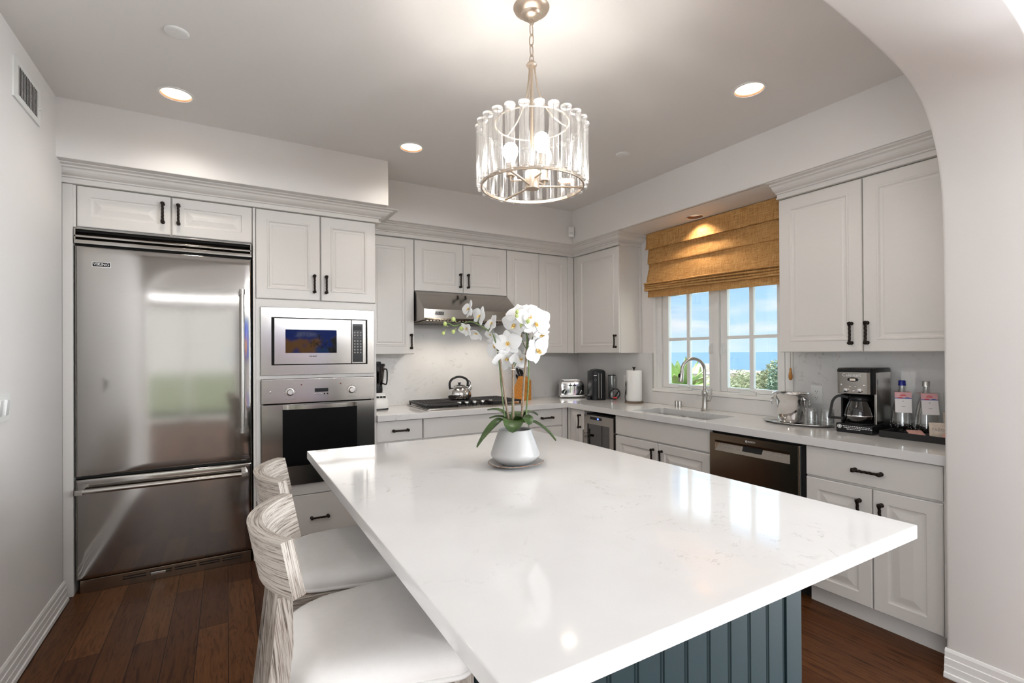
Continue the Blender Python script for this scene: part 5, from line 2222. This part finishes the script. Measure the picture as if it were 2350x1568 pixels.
t = thing('water_tank', 'clear upright water tank with a flat black lid, behind the black coiled cord', 'water tank', (-.035, -.585, ZC1))
mb = MB()
mb.lathe([(.0, .002), (.036, .002), (.037, .235), (.0355, .235), (.0345, .006), (.0, .006)], (-.035, -.585, ZC1), 28, False, False)
mb.build('tank', 'clear_glass', t)
mb = MB()
mb.lathe([(0, .233), (.040, .233), (.040, .241), (0, .243)], (-.035, -.585, ZC1), 28)
mb.build('lid', 'black_plastic', t)
cc = Vector((-.075, -.668, ZC1 + .058))
mb = MB()
ax1 = Vector((.62, -.78, 0))
pts = []
for i in range(73):
    a = 2 * PI * i / 36
    rr_ = .050 + .004 * math.sin(i * .35)
    pts.append(cc + ax1 * (rr_ * math.cos(a)) + Vector((.004 * (i / 36 - 1), .004 * (i / 36 - 1), rr_ * math.sin(a))))
pts = [Vector((-.055, -.632, ZC1 + .008))] + pts[40:] + pts[:40]
mb.tube(pts, .0052, 8)
t = tag(mb.build('coiled_cord', 'black_plastic', off=(-.075, -.668, ZC1)), 'coiled black power cord standing on the counter before the clear tank', 'power cord')
mb = MB()
ORG[t.name] = Vector((-.075, -.668, ZC1))
mb.tube([cc + ax1 * -.012 + Vector((0, 0, -.036)), cc + ax1 * .024 + Vector((0, 0, -.038))], .009, 10)
mb.build('plug', 'tag_red', t)

# ------------------------------------------------------------------ paper towel
px, py = -.105, -.962
t = thing('paper_towel_holder', 'upright paper towel holder with a leaf-shaped bronze arm', 'paper towel holder', (px, py, ZC1))
mb = MB()
mb.lathe([(0, 0), (.084, 0), (.085, .008), (.080, .016), (0, .017)], (px, py, ZC1), 36)
mb.build('base', 'bark', t)
mb = MB()
mb.tube([(px, py, ZC1 + .015), (px, py, ZC1 + .312)], .006, 10)
mb.sphere((px, py, ZC1 + .318), .011, 12, 8)
mb.tube(resample([(px - .012, py + .006, ZC1 + .327), (px, py, ZC1 + .320), (px + .014, py - .004, ZC1 + .326)], 8), .005, 8)
mb.build('rod', 'dark_bronze', t)
arm = Vector((-.80, .30, 0)).normalized()
mb = MB()
bp = [Vector((px, py, ZC1)) + arm * a + Vector((0, 0, z)) for a, z in ((.078, .012), (.088, .05), (.083, .10), (.076, .13))]
mb.tube(resample(bp, 20), .003, 8)
for zc, hh in ((.165, .05), (.105, .045)):
    rows = []
    sd = Vector((-arm.y, arm.x, 0))
    for k in range(9):
        f = k / 8
        wd = .011 * math.sin(PI * f) + .0006
        c = Vector((px, py, ZC1 + zc + hh * (f - .5) * 1.6)) + arm * (.076 + .004 * math.sin(PI * f))
        rows.append([c + sd * wd, c + arm * .003, c - sd * wd, c - arm * .001])
    mb.ring_loft(rows)
mb.build('leaf_arm', 'dark_bronze', t)
mb = MB()
mb.lathe([(.020, .018), (.068, .018), (.070, .022), (.070, .292), (.068, .296), (.020, .296), (.020, .018)], (px, py, ZC1), 48, False, False)
tag(mb.build('paper_towel_roll', 'paper_white', off=(px, py, ZC1 + .018)), 'white paper towel roll on its holder standing between the wall cabinet and the window', 'paper towel roll')

# ------------------------------------------------------------------ oval tray, ice bucket, tumblers
tx, ty = -.165, -2.480
t = thing('serving_tray', 'oval polished metal tray under the ice bucket and tumblers', 'tray', (tx, ty, ZC1))
mb = MB()
mb.lathe([(0, .003), (.168, .003), (.182, .004), (.196, .012), (.204, .0135), (.206, .011), (.197, .006), (.184, .0), (0, .0)], (tx, ty, ZC1), 56, True, True, .66, 1.04)
mb.build('dish', 'polished_steel', t, smooth=40)
mb = MB()
mb.closed_tube([(tx + .66 * .205 * math.cos(a), ty + 1.04 * .205 * math.sin(a), ZC1 + .0125) for a in [2 * PI * i / 72 for i in range(72)]], .003, 8)
mb.build('rim', 'chrome', t)
bx, by, bz = -.140, -2.428, ZC1 + .0035
t = thing('ice_bucket', 'polished steel ice bucket on the oval tray', 'ice bucket', (bx, by, bz))
mb = MB()
mb.lathe([(0, 0), (.066, 0), (.070, .004), (.078, .030), (.090, .080), (.101, .140), (.106, .180), (.112, .186), (.111, .190), (.105, .189), (.100, .180), (.095, .140), (.083, .08), (.070, .03), (.060, .010), (0, .010)], (bx, by, bz), 56, False, False)
mb.build('body', 'polished_steel', t, smooth=50)
for s_ in (-1, 1):
    mb = MB()
    dd = Vector((-.2, s_, 0)).normalized()
    c = Vector((bx, by, bz + .150)) + dd * .108
    mb.tube([c - dd * .008, c + dd * .006], .010, 14)
    mb.closed_tube([c + dd * .008 + Vector((-dd.y * .024 * math.cos(a), dd.x * .024 * math.cos(a), -.018 + .024 * math.sin(a))) for a in [2 * PI * i / 28 for i in range(28)]], .003, 8)
    mb.build('ring_handle', 'chrome', t)


def tumbler(x, y, label):
    z = ZC1 + .0035
    t = thing('tumbler', label, 'drinking glass', (x, y, z), group='upturned tumblers on the tray')
    mb = MB()
    mb.lathe([(.040, .0), (.041, .002), (.038, .060), (.0335, .100), (.032, .106), (.0, .108)], (x, y, z), 32, False, True)
    mb.lathe([(.0375, .0), (.0355, .060), (.031, .088), (.0, .092)], (x, y, z), 32, False, True)
    mb.build('glass', 'clear_glass', t, smooth=50)
    mb = MB()
    mb.closed_tube([(x + .0395 * math.cos(a), y + .0395 * math.sin(a), z + .002) for a in [2 * PI * i / 40 for i in range(40)]], .0018, 6)
    mb.closed_tube([(x + .032 * math.cos(a), y + .032 * math.sin(a), z + .105) for a in [2 * PI * i / 40 for i in range(40)]], .0018, 6)
    mb.build('rim', 'clear_glass', t)


tumbler(-.190, -2.580, 'upturned clear tumbler touching the ice bucket')
tumbler(-.145, -2.652, 'upturned clear tumbler closer to the coffee maker')

# ------------------------------------------------------------------ drip coffee maker
t = thing('coffee_maker', 'black and steel drip coffee maker with a glass carafe', 'coffee maker', (-.140, -2.856, ZC1), R(-88), local=True)
# local frame: +x to the right of its face, -y towards the viewer
W2 = .089
mb = MB()
mb.box(-W2 - .002, W2 + .002, -.145, .098, .0, .052, .006)
bs = mb.build('base', 'black_plastic', t)
mb = MB()
for r_, (x0, x1) in enumerate(((-.055, .080), (-.050, .082), (-.035, .030))):
    x = x0
    rg = random.Random(r_)
    while x < x1:
        l_ = rg.uniform(.004, .012)
        mb.box(x, x + l_, -.1456, -.1448, .036 - r_ * .0085, .0395 - r_ * .0085)
        x += l_ + .003
mb.closed_tube([(-.072 + .010 * math.cos(a), -.1455, .034 + .010 * math.sin(a)) for a in [2 * PI * i / 20 for i in range(20)]], .0016, 6)
mb.sphere((-.072, -.1452, .034), .006, 10, 6, sy=.1)
mb.build('printed_notice', 'white_print', bs)
mb = MB()
mb.box(-W2, W2, .005, .095, .052, .30, .006)
mb.box(-W2, -W2 + .010, -.085, .01, .052, .215)
mb.build('tower', 'black_plastic', t)
mb = MB()
mb.box(W2 - .012, W2 + .0025, -.088, .095, .052, .3445, .004, 3)
mb.build('side_panel', 'steel_plain', t)
mb = MB()
mb.lathe([(0, .052), (.072, .052), (.072, .056), (0, .057)], (0, -.065, 0), 32)
mb.build('warming_plate', 'black_matte', t)
mb = MB()
hd = [(-W2, -.12), (-W2 + .006, -.137), (-.07, -.146), (0, -.149), (.07, -.146), (W2 - .006, -.137), (W2, -.12), (W2, .095), (-W2, .095)]
mb.ring_loft([[(x, y, z) for x, y in hd] for z in (.222, .345)])
hh = mb.build('brew_head', 'black_plastic', t, smooth=20)
mb = MB()
fp = [(x * .97, y - .002) for x, y in hd[1:6]]
mb.ring_loft([[(x, y, z) for x, y in fp] + [(x, y + .006) + (z,) for x, y in fp[::-1]] for z in (.224, .344)])
mb.build('face_plate', 'steel_plain', hh, smooth=20)
mb = MB()
mb.ring_loft([[(x * s_, y * s_, z) for x, y in hd] for s_, z in ((1.01, .345), (1.02, .349), (1.01, .360), (.96, .368))])
mb.build('lid', 'black_plastic', t, smooth=30)
text('Cuisinart', .026, 'white_print', hh, Matrix.Translation((-.005, -.1515, .328)) @ Matrix.Rotation(R(90), 4, 'X'), .0004)
mb = MB()
mb.lathe([(0, 0), (.028, 0), (.027, .002), (0, .0025)], (0, 0, 0), 28, True, True, 1, .42)
bmesh.ops.transform(mb.bm, matrix=Matrix.Translation((.0, -.1505, .303)) @ Matrix.Rotation(R(90), 4, 'X'), verts=mb.bm.verts)
dp = mb.build('clock_bezel', 'black_plastic', hh)
mb = MB()
mb.box(-.014, .014, -.1540, -.1528, .297, .309)
mb.build('clock_display', 'can_baffle', dp)
mb = MB()
for x, z in ((-.058, .272), (-.014, .264), (.012, .264), (.056, .272)):
    mb.sphere((x, -.150, z), .0055, 10, 6)
mb.sphere((.002, -.151, .240), .006, 10, 6, sx=1.6)
mb.build('button', 'chrome', hh)
for x in (-.034, .036):
    mb = MB()
    mb.lathe([(0, 0), (.013, 0), (.011, .012), (0, .013)], (0, 0, 0), 20)
    bmesh.ops.transform(mb.bm, matrix=Matrix.Translation((x, -.149, .243)) @ Matrix.Rotation(R(90), 4, 'X'), verts=mb.bm.verts)
    mb.build('dial', 'chrome', hh)
t = thing('carafe', 'round glass coffee carafe with a black handle, on the coffee maker plate', 'carafe', (-.140, -2.856, ZC1), R(-88), local=True)
mb = MB()
cy_ = -.068
mb.lathe([(0, .058), (.058, .058), (.066, .064), (.073, .085), (.074, .105), (.068, .140), (.056, .170), (.050, .186), (.048, .186), (.054, .168), (.066, .138), (.0715, .105), (.070, .086), (.063, .067), (0, .062)], (0, cy_, 0), 40, False, False)
gl = mb.build('jug', 'carafe_glass', t, smooth=50)
mb = MB()
mb.lathe([(.0745, .094), (.0752, .097), (.0745, .101)], (0, cy_, 0), 40, False, False)
mb.build('band', 'chrome', gl)
mb = MB()
mb.lathe([(.051, .176), (.054, .180), (.054, .200), (.046, .210), (0, .212)], (0, cy_, 0), 32, False, True)
mb.build('lid', 'black_plastic', t)
mb = MB()
hp = resample([(-.050, cy_ - .02, .196), (-.090, cy_ - .040, .204), (-.116, cy_ - .050, .178), (-.126, cy_ - .054, .130), (-.132, cy_ - .056, .082), (-.134, cy_ - .057, .070)], 24)
rows = []
for i, p in enumerate(hp):
    t0 = (hp[min(i + 1, len(hp) - 1)] - hp[max(i - 1, 0)]).normalized()
    sd = Vector((.38, -.92, 0)).normalized()
    nn = t0.cross(sd).normalized()
    rows.append([p + sd * .011 + nn * .007, p - sd * .011 + nn * .007, p - sd * .011 - nn * .007, p + sd * .011 - nn * .007])
mb.ring_loft(rows)
mb.box(-.128, -.060, cy_ - .062, cy_ - .030, .070, .082, .003)
mb.build('handle', 'black_matte', t, smooth=40)

# ------------------------------------------------------------------ black tray with water bottles and tea bags
t = thing('black_tray', 'black wooden tray under the two water bottles, running behind the archway', 'tray', (-.14, -3.15, ZC1))
mb = MB()
bx0, bx1, by0, by1 = -.285, .012, -3.375, -2.985
mb.box(bx0, bx1, by0, by1, ZC1 + .0005, ZC1 + .012, .001)
for q in ((bx0, bx0 + .012, by0, by1), (bx1 - .012, bx1, by0, by1), (bx0 + .012, bx1 - .012, by0, by0 + .012), (bx0 + .012, bx1 - .012, by1 - .012, by1)):
    mb.box(*q, ZC1 + .010, ZC1 + .034, .001)
mb.build('body', 'black_matte', t)


def bottle(x, y, label, cap, rz, tilt):
    z = ZC1 + .0125
    t = thing('water_bottle', label, 'bottle', (x, y, z), group='water bottles with paper tags')
    pr_ = [(.0, .0), (.046, .0), (.052, .004), (.053, .012), (.052, .060), (.046, .120), (.034, .175), (.022, .215), (.0155, .235), (.0150, .262)]
    mb = MB()
    mb.lathe(pr_, (x, y, z), 36, True, False)
    mb.lathe([(.0, .010), (.045, .012), (.0485, .06), (.043, .12), (.031, .175), (.019, .215), (.012, .238), (.0115, .262)], (x, y, z), 36, True, False)
    gl = mb.build('glass', 'clear_glass', t, smooth=60)
    mb = MB()
    mb.lathe([(0, .012), (.0445, .014), (.0475, .052), (0, .054)], (x, y, z), 36)
    mb.build('water', 'carafe_glass', t, smooth=30)
    mb = MB()
    rg = random.Random(int(x * 1000))
    for k in range(70):
        a = rg.uniform(0, 2 * PI)
        zz = rg.uniform(.022, .075)
        mb.sphere((x + .0528 * math.cos(a), y + .0528 * math.sin(a), z + zz), rg.uniform(.0007, .0018), 6, 4)
    mb.build('droplets', 'white_print', gl)
    mb = MB()
    mb.lathe([(0, .258), (.0175, .258), (.0175, .266), (.0165, .268), (.0165, .284), (.014, .287), (0, .287)], (x, y, z), 24)
    mb.build('cap', cap, t)
    # neck tag: a collar card folded over the shoulder and hanging down the front
    M = Matrix.Translation((x, y, z + .222)) @ Matrix.Rotation(rz, 4, 'Z') @ Matrix.Rotation(tilt, 4, 'Y')
    def card(u0, u1, v0, v1, lift):
        mb = MB()
        dx = -.018 - .030
        # card hangs from collar edge down and outwards
        a, b = Vector((-.030, 0, 0)), Vector((-.056, 0, -.118))
        dirv = (b - a).normalized()
        nr = Vector((dirv.z, 0, -dirv.x))
        if nr.x > 0: nr = -nr
        ps = [a + dirv * v + nr * lift + Vector((0, u, 0)) for u, v in ((u0, v0), (u1, v0), (u1, v1), (u0, v1))]
        mb.hexa([p - nr * .0006 for p in ps], ps)
        bmesh.ops.transform(mb.bm, matrix=M, verts=mb.bm.verts)
        return mb
    tg = card(-.0365, .0365, 0, .112, .0).build('neck_tag', 'tag_white', t, smooth=0)
    card(-.0365, .0365, .0, .034, .0006).build('tag_band', 'tag_pink', tg, smooth=0)
    mb = card(-.009, .009, .010, .0128, .0010)
    mb.build('tag_print', 'tag_red', tg, smooth=0)
    card(-.014, .014, .0155, .0195, .0010).build('tag_print', 'tag_red', tg, smooth=0)
    mb = card(-.0365, .0365, .0305, .0355, .0010)
    mb.build('tag_picture', 'tag_blue', tg, smooth=0)
    card(-.026, -.010, .0270, .0308, .0011).build('tag_picture', 'tag_blue', tg, smooth=0)
    card(.002, .022, .0275, .0330, .0012).build('tag_picture', 'tag_red', tg, smooth=0)
    card(-.001, .003, .047, .052, .0010).build('tag_print', 'grey_print', tg, smooth=0)
    card(-.008, .008, .078, .0800, .0010).build('tag_print', 'grey_print', tg, smooth=0)
    mb = MB()
    n = 24
    mb.ring_loft([[(q * math.cos(2 * PI * i / n) if r_ else 0, 0, 0) for i in range(n)] for r_, q in ((1, .0155),)], True, False, False) if False else None
    ci = [(.0165 * math.cos(2 * PI * i / 24), .0165 * math.sin(2 * PI * i / 24)) for i in range(24)]
    sqr = []
    for i in range(24):
        a = 2 * PI * i / 24
        c, s_ = math.cos(a), math.sin(a)
        k = .0365 / max(abs(c), abs(s_))
        sqr.append((max(-.030, c * k * .85), s_ * k))
    for zz in (.0, .0008):
        pass
    mb.ring_loft([[(a, b, .0) for a, b in ci], [(a, b, .0) for a, b in sqr], [(a, b, .0008) for a, b in sqr], [(a, b, .0008) for a, b in ci], [(a, b, .0) for a, b in ci]], True, False, False)
    bmesh.ops.remove_doubles(mb.bm, verts=mb.bm.verts, dist=1e-6)
    bmesh.ops.transform(mb.bm, matrix=M, verts=mb.bm.verts)
    mb.build('tag_collar', 'tag_pink', t, smooth=0)


bottle(-.085, -3.014, 'clear water bottle with a blue cap and paper neck tag', 'blue_cap', R(28), R(0))
bottle(-.088, -3.124, 'clear water bottle with a silver cap and paper neck tag', 'silver_cap', R(40), R(0))


def sachet(x, y, z, rz, tilt, name, label, mat_, w_=.034, h_=.042, txt=None):
    t = thing(name, label, 'tea bag', (x, y, z), group='tea sachets on the black tray')
    M = Matrix.Translation((x, y, z)) @ Matrix.Rotation(rz, 4, 'Z') @ Matrix.Rotation(tilt, 4, 'Y')
    mb = MB()
    def top(u, v):
        k = math.sin(PI * u) ** .5 * math.sin(PI * v) ** .5
        return M @ Vector((-.004 * k, (u - .5) * w_ * 2, (v - .5) * h_ * 2))
    def bot(u, v):
        k = math.sin(PI * u) ** .5 * math.sin(PI * v) ** .5
        return M @ Vector((.004 * k + .0008, (u - .5) * w_ * 2, (v - .5) * h_ * 2))
    mb.grid(top, 8, 8)
    mb.grid(bot, 8, 8)
    bmesh.ops.remove_doubles(mb.bm, verts=mb.bm.verts, dist=.0009)
    o = mb.build('packet', mat_, t, smooth=60)
    if txt:
        text(txt, .019, 'grey_print', t, M @ Matrix.Translation((-.0052, 0, .004)) @ Matrix.Rotation(R(-90), 4, 'Z') @ Matrix.Rotation(R(90), 4, 'X'), .0003)
    return t


sachet(-.185, -3.205, ZC1 + .052, R(25), R(20), 'tea_sachet', 'cream tea sachet lettered TAZO leaning at the end of the black tray', 'tea_paper', txt='TAZO')
sachet(-.060, -3.222, ZC1 + .085, R(30), R(18), 'tea_sachet', 'tall cream tea sachet at the back of the black tray', 'tea_paper', .034, .055)
sachet(-.222, -3.130, ZC1 + .030, R(40), R(70), 'tea_sachet', 'pale pink tea sachet lying flat near the second bottle', 'tea_pink')
sachet(-.225, -3.270, ZC1 + .030, R(10), R(72), 'tea_sachet', 'pale pink tea sachet lying flat at the tray edge by the archway', 'tea_pink')

# ------------------------------------------------------------------ potted orchid on a saucer
OX, OY, OZ = -2.304, -2.533, .914
FWD = Vector((math.sin(R(30.27)), math.cos(R(30.27)), 0))
RGT = Vector((math.cos(R(30.27)), -math.sin(R(30.27)), 0))


def op(r_, z, d=0.0):
    """point in the plant's own frame: r across, z above the pot base level, d backwards"""
    return Vector((OX, OY, OZ)) + RGT * r_ + FWD * d + Vector((0, 0, z))


PT = .152    # rim height above the table
t = thing('saucer', 'irregular off-white saucer with a dark rim under the orchid pot', 'saucer', (OX, OY, OZ))
mb = MB()
def blob(r_, a):
    return r_ * (1 + .07 * math.cos(2 * a + .4) + .035 * math.cos(3 * a + 1.0))
prs = [(.0, .0), (.050, .0), (.060, .002), (.085, .007), (.104, .014), (.108, .0165), (.107, .0185), (.100, .0165), (.080, .0105), (.060, .0065), (.0, .006)]
mb.ring_loft([[(OX + blob(max(r_, .0005), a) * math.cos(a), OY + blob(max(r_, .0005), a) * math.sin(a), OZ + z) for a in [2 * PI * i / 64 for i in range(64)]] for r_, z in prs])
mb.build('dish', 'ceramic_white', t, smooth=60)
rg = random.Random(5)
mb = MB()
ang = 0.0
while ang < 2 * PI:
    ln = rg.uniform(.10, .45)
    pts = []
    for i in range(9):
        a = ang + ln * i / 8
        r_ = blob(.1082, a)
        pts.append((OX + r_ * math.cos(a), OY + r_ * math.sin(a), OZ + .0168 + .0006 * math.sin(a * 9)))
    mb.tube(pts, [rg.uniform(.0006, .0018) for _ in pts], 6)
    ang += ln + rg.uniform(.0, .05)
mb.build('dark_rim', 'rust_ring', t)

t = thing('orchid', 'white moth orchid with bamboo stakes in a pale pot, on the island', 'potted plant', (OX, OY, OZ + .0065))
Zb = OZ + .0068
mb = MB()
mb.lathe([(0, .0), (.047, .0), (.052, .002), (.078, .016), (.0965, .032), (.1005, .040), (.1005, .047), (.097, .058), (.088, .085), (.077, .115), (.069, .138), (.0665, .144), (.064, .145), (.062, .140), (.070, .118), (.072, .110), (0, .110)], (OX, OY, Zb), 56)
mb.build('pot', 'ceramic_white', t, smooth=35)
mb = MB()
mb.lathe([(0, .126), (.030, .125), (.066, .118)], (OX, OY, Zb), 32, False, False)
mb.build('soil', 'soil', t)


def px_(u, v, d=0.0):
    """plant-frame point from (across, up) measured in hundredths of the pot scale"""
    return op((u - 1181) * .001797, (1079 - v) * .001797 + .006, d)


def leaf(path, wid, name='leaf'):
    P = resample(path, 16)
    mb = MB()
    rows = []
    n = len(P) - 1
    for i, p in enumerate(P):
        f = i / n
        tn = (P[min(i + 1, n)] - P[max(i - 1, 0)]).normalized()
        sd = tn.cross(Vector((0, 0, 1)))
        sd = sd.normalized() if sd.length > .05 else RGT
        nn = sd.cross(tn).normalized()
        w_ = wid * (math.sin(PI * (.12 + .88 * f)) ** .65 if f < .98 else .08)
        rows.append([p + sd * w_ + nn * w_ * .28, p + sd * w_ * .5 + nn * w_ * .06, p + nn * -.0015, p - sd * w_ * .5 + nn * w_ * .06, p - sd * w_ + nn * w_ * .28,
                     p - sd * w_ * .5 + nn * (w_ * .06 - .002), p + nn * -.0042, p + sd * w_ * .5 + nn * (w_ * .06 - .002)])
    mb.ring_loft(rows)
    return mb.build(name, 'orchid_leaf', t, smooth=60)


leaf([px_(1170, 983), px_(1150, 975, -.03), px_(1130, 990, -.06), px_(1112, 1010, -.08), px_(1096, 1030, -.09)], .027)
leaf([px_(1172, 982), px_(1160, 968, .03), px_(1140, 957, .05), px_(1116, 957, .06)], .018)
leaf([px_(1172, 984), px_(1158, 972, .0), px_(1140, 969, .0), px_(1122, 972, .0)], .014)
leaf([px_(1176, 978, -.01), px_(1178, 975, -.05), px_(1177, 985, -.085), px_(1175, 998, -.098)], .042)
leaf([px_(1186, 982, -.01), px_(1196, 970, -.03), px_(1208, 972, -.05), px_(1213, 984, -.065)], .032)
leaf([px_(1190, 980, .02), px_(1204, 966, .05), px_(1220, 964, .07), px_(1237, 972, .08)], .020)
leaf([px_(1190, 984, .0), px_(1216, 980, .0), px_(1236, 988, -.01), px_(1256, 1003, -.02), px_(1274, 1022, -.03)], .017)
leaf([px_(1182, 980, .03), px_(1190, 968, .06), px_(1205, 968, .09)], .030)


def stem(path, r_, mat_, name, nn=40):
    mb = MB()
    P = resample(path, nn)
    mb.tube(P, [r_ * (1.0 + (.22 if mat_ == 'bamboo' and i % 11 == 5 else 0)) for i in range(len(P))], 8)
    return mb.build(name, mat_, t, smooth=60)


stem([px_(1167, 980), px_(1155, 900), px_(1147, 830), px_(1143, 787)], .0046, 'bamboo', 'stake')
stem([px_(1177, 982), px_(1177, 905), px_(1177, 850)], .0048, 'bamboo', 'stake')
stem([px_(1197, 970), px_(1202, 890), px_(1208, 830), px_(1212, 780)], .0048, 'bamboo', 'stake')
stem([px_(1158, 980), px_(1150, 900), px_(1146, 850), px_(1142, 820), px_(1138, 800, -.005), px_(1132, 784, -.01), px_(1115, 768, -.02), px_(1095, 757, -.03), px_(1080, 753, -.03), px_(1060, 758, -.03), px_(1045, 762, -.03), px_(1030, 756, -.03), px_(1020, 764, -.03)], .0030, 'stem_green', 'flower_stem', 70)
stem([px_(1174, 980), px_(1176, 920), px_(1178, 860, .01), px_(1180, 845, .01)], .0030, 'stem_green', 'flower_stem')
stem([px_(1206, 972), px_(1212, 900), px_(1213, 850), px_(1210, 800, -.01), px_(1207, 770, -.02), px_(1202, 758, -.03), px_(1193, 748, -.045), px_(1188, 738, -.055)], .0034, 'stem_green', 'flower_stem', 60)
for u, v in ((1145, 821), (1210, 830), (1177, 862)):
    mb = MB()
    mb.lathe([(.0085, -.002), (.0095, 0), (.0085, .002)], px_(u, v), 14, False, False)
    mb.build('tie', 'tie_white', t)


def petal(M, ln, wd, cup, name_mb, curl=0.0, n=8):
    """rounded petal along local +y"""
    mb = name_mb
    rows_t, rows_b = [], []
    for i in range(n + 1):
        f = i / n
        w_ = wd * (math.sin(PI * min(.999, .08 + .90 * f ** .85)) ** .75)
        r_t = []
        for j in range(7):
            g = (j / 6 - .5) * 2
            z = cup * (abs(g) ** 2) * w_ / wd * .5 + curl * f * f
            r_t.append(M @ Vector((w_ * g, ln * f, z)))
        rows_t.append(r_t)
    up_ = (M.to_3x3() @ Vector((0, 0, 1))).normalized()
    vt = [[mb.bm.verts.new(p) for p in r_] for r_ in rows_t]
    vb = [[mb.bm.verts.new(p - up_ * .0008) for p in r_] for r_ in rows_t]
    for a, fl in ((vt, False), (vb, True)):
        for i in range(n):
            for j in range(6):
                q = (a[i][j], a[i][j + 1], a[i + 1][j + 1], a[i + 1][j])
                mb.bm.faces.new(q[::-1] if fl else q)
    bd = [(0, j) for j in range(7)] + [(i, 6) for i in range(1, n + 1)] + [(n, j) for j in range(5, -1, -1)] + [(i, 0) for i in range(n - 1, 0, -1)]
    for k in range(len(bd)):
        (i0, j0), (i1, j1) = bd[k], bd[(k + 1) % len(bd)]
        mb.bm.faces.new((vt[i0][j0], vb[i0][j0], vb[i1][j1], vt[i1][j1]))


def flower(u, v, d, size, az, el, spin=0, openness=1.0, seed=0):
    """moth orchid bloom: two broad petals, three sepals, a coloured lip; az/el turn its face"""
    c = px_(u, v, d)
    rg = random.Random(seed * 31 + int(u))
    face = (-FWD * math.cos(el) * math.cos(az) + RGT * math.cos(el) * math.sin(az) + Vector((0, 0, math.sin(el)))).normalized()
    upv = Vector((0, 0, 1)) - face * face.z
    upv = upv.normalized() if upv.length > .1 else RGT
    sx_ = upv.cross(face).normalized()
    B = Matrix((sx_, upv, face)).transposed().to_4x4()
    B = Matrix.Translation(c) @ B @ Matrix.Rotation(spin, 4, 'Z')
    mb = MB()
    s_ = size * .5
    for ang, ln, wd, cup, tip in ((78, 1.0, .56, -.10, .10), (-78, 1.0, .56, -.10, .10)):
        M = B @ Matrix.Rotation(R(ang), 4, 'Z') @ Matrix.Rotation(R(10 * openness + rg.uniform(-8, 8) + (1 - openness) * 55), 4, 'X') @ Matrix.Translation((0, s_ * .05, s_ * .04))
        petal(M, s_ * ln, s_ * wd, s_ * cup, mb, -s_ * .10)
    for ang, ln, wd in ((0, .92, .36), (142, .88, .33), (-142, .88, .33)):
        M = B @ Matrix.Rotation(R(ang + rg.uniform(-7, 7)), 4, 'Z') @ Matrix.Rotation(R(-4 + rg.uniform(-8, 8) + (1 - openness) * 55), 4, 'X') @ Matrix.Translation((0, s_ * .04, 0))
        petal(M, s_ * ln, s_ * wd, -s_ * .08, mb, -s_ * .08)
    fl = mb.build('flower', 'petal_white', t, smooth=70)
    mb = MB()
    for ang, ln, wd in ((180, .40, .15), (125, .22, .12), (-125, .22, .12)):
        M = B @ Matrix.Rotation(R(ang), 4, 'Z') @ Matrix.Rotation(R(42), 4, 'X') @ Matrix.Translation((0, s_ * .03, s_ * .05))
        petal(M, s_ * ln, s_ * wd, s_ * .12, mb, s_ * .06, 5)
    mb.sphere(B @ Vector((0, s_ * .04, s_ * .12)), s_ * .09, 10, 8)
    mb.build('lip', 'petal_centre', fl, smooth=70)
    return c


rad = R
FL = [
    # u, v, depth, size, azimuth, elevation, spin, openness
    (1080, 724, -.03, .085, -60, 12, 10, .8), (1104, 740, -.03, .085, -50, 5, -20, .75), (1131, 757, -.02, .085, -55, 20, 25, .8),
    (1074, 768, -.03, .070, -40, -30, 160, .55), (1096, 778, -.02, .075, -45, -45, 190, .5), (1127, 782, .0, .060, -60, -30, 150, .5),
    (1166, 802, -.01, .120, -8, 8, 5, 1.0), (1137, 806, .02, .110, -40, -15, 60, .85), (1162, 836, .01, .120, 10, -35, 175, .8), (1192, 838, .02, .100, 25, -25, 160, .8), (1183, 820, .03, .090, 15, -10, 30, .9),
    (1188, 738, -.03, .100, -25, 15, 8, 1.0), (1182, 760, -.02, .115, -30, -10, -15, .95), (1214, 744, -.055, .115, 10, 14, 12, 1.0), (1228, 760, -.05, .120, 22, 5, -18, 1.0), (1240, 748, .0, .105, 40, 15, 15, .95), (1207, 728, .01, .100, 0, 40, 0, .95),
    (1197, 783, .01, .080, -15, -35, 170, .6), (1240, 783, -.01, .100, 35, -35, 150, .75), (1232, 818, .0, .120, 30, -10, 40, .85),
]
for i, (u, v, d, s_, az, el, sp, op_) in enumerate(FL):
    flower(u, v, d, s_, R(az), R(el), R(sp), op_, i)
# pedicels
for a, b in (((1138, 800, -.005), (1140, 782, .0)), ((1145, 824, 0), (1162, 808, 0)), ((1178, 858, .01), (1186, 842, .02)), ((1212, 838, 0), (1230, 822, 0)), ((1210, 805, -.01), (1224, 786, -.01)), ((1209, 815, -.005), (1199, 795, .0)), ((1204, 780, -.015), (1190, 765, -.02)), ((1110, 766, -.02), (1098, 776, -.02)), ((1120, 772, -.02), (1128, 760, -.02)), ((1092, 757, -.03), (1102, 744, -.03))):
    p0, p1 = px_(*a), px_(*b)
    mb = MB()
    mb.tube(resample([p0, (p0 + p1) / 2 + Vector((0, 0, -.006)), p1], 10), .0018, 6)
    mb.build('pedicel', 'stem_green', t)
for u, v, d, r_ in ((1043, 747, -.03, .0085), (1024, 757, -.03, .0078), (1020, 778, -.03, .0070), (1043, 775, -.035, .0078), (1061, 768, -.035, .0085), (1187, 733, -.075, .0075), (1186, 742, -.078, .0072), (1211, 754, -.085, .0085), (1196, 762, -.06, .007)):
    mb = MB()
    p = px_(u, v, d)
    mb.sphere(p, r_, 14, 10, sz=1.12)
    q = px_(u + (6 if u < 1100 else -2), v + (6 if v < 765 else -8), d + .01)
    mb.tube([p, q], .0014, 6)
    mb.build('bud', 'bud_green', t, smooth=70)
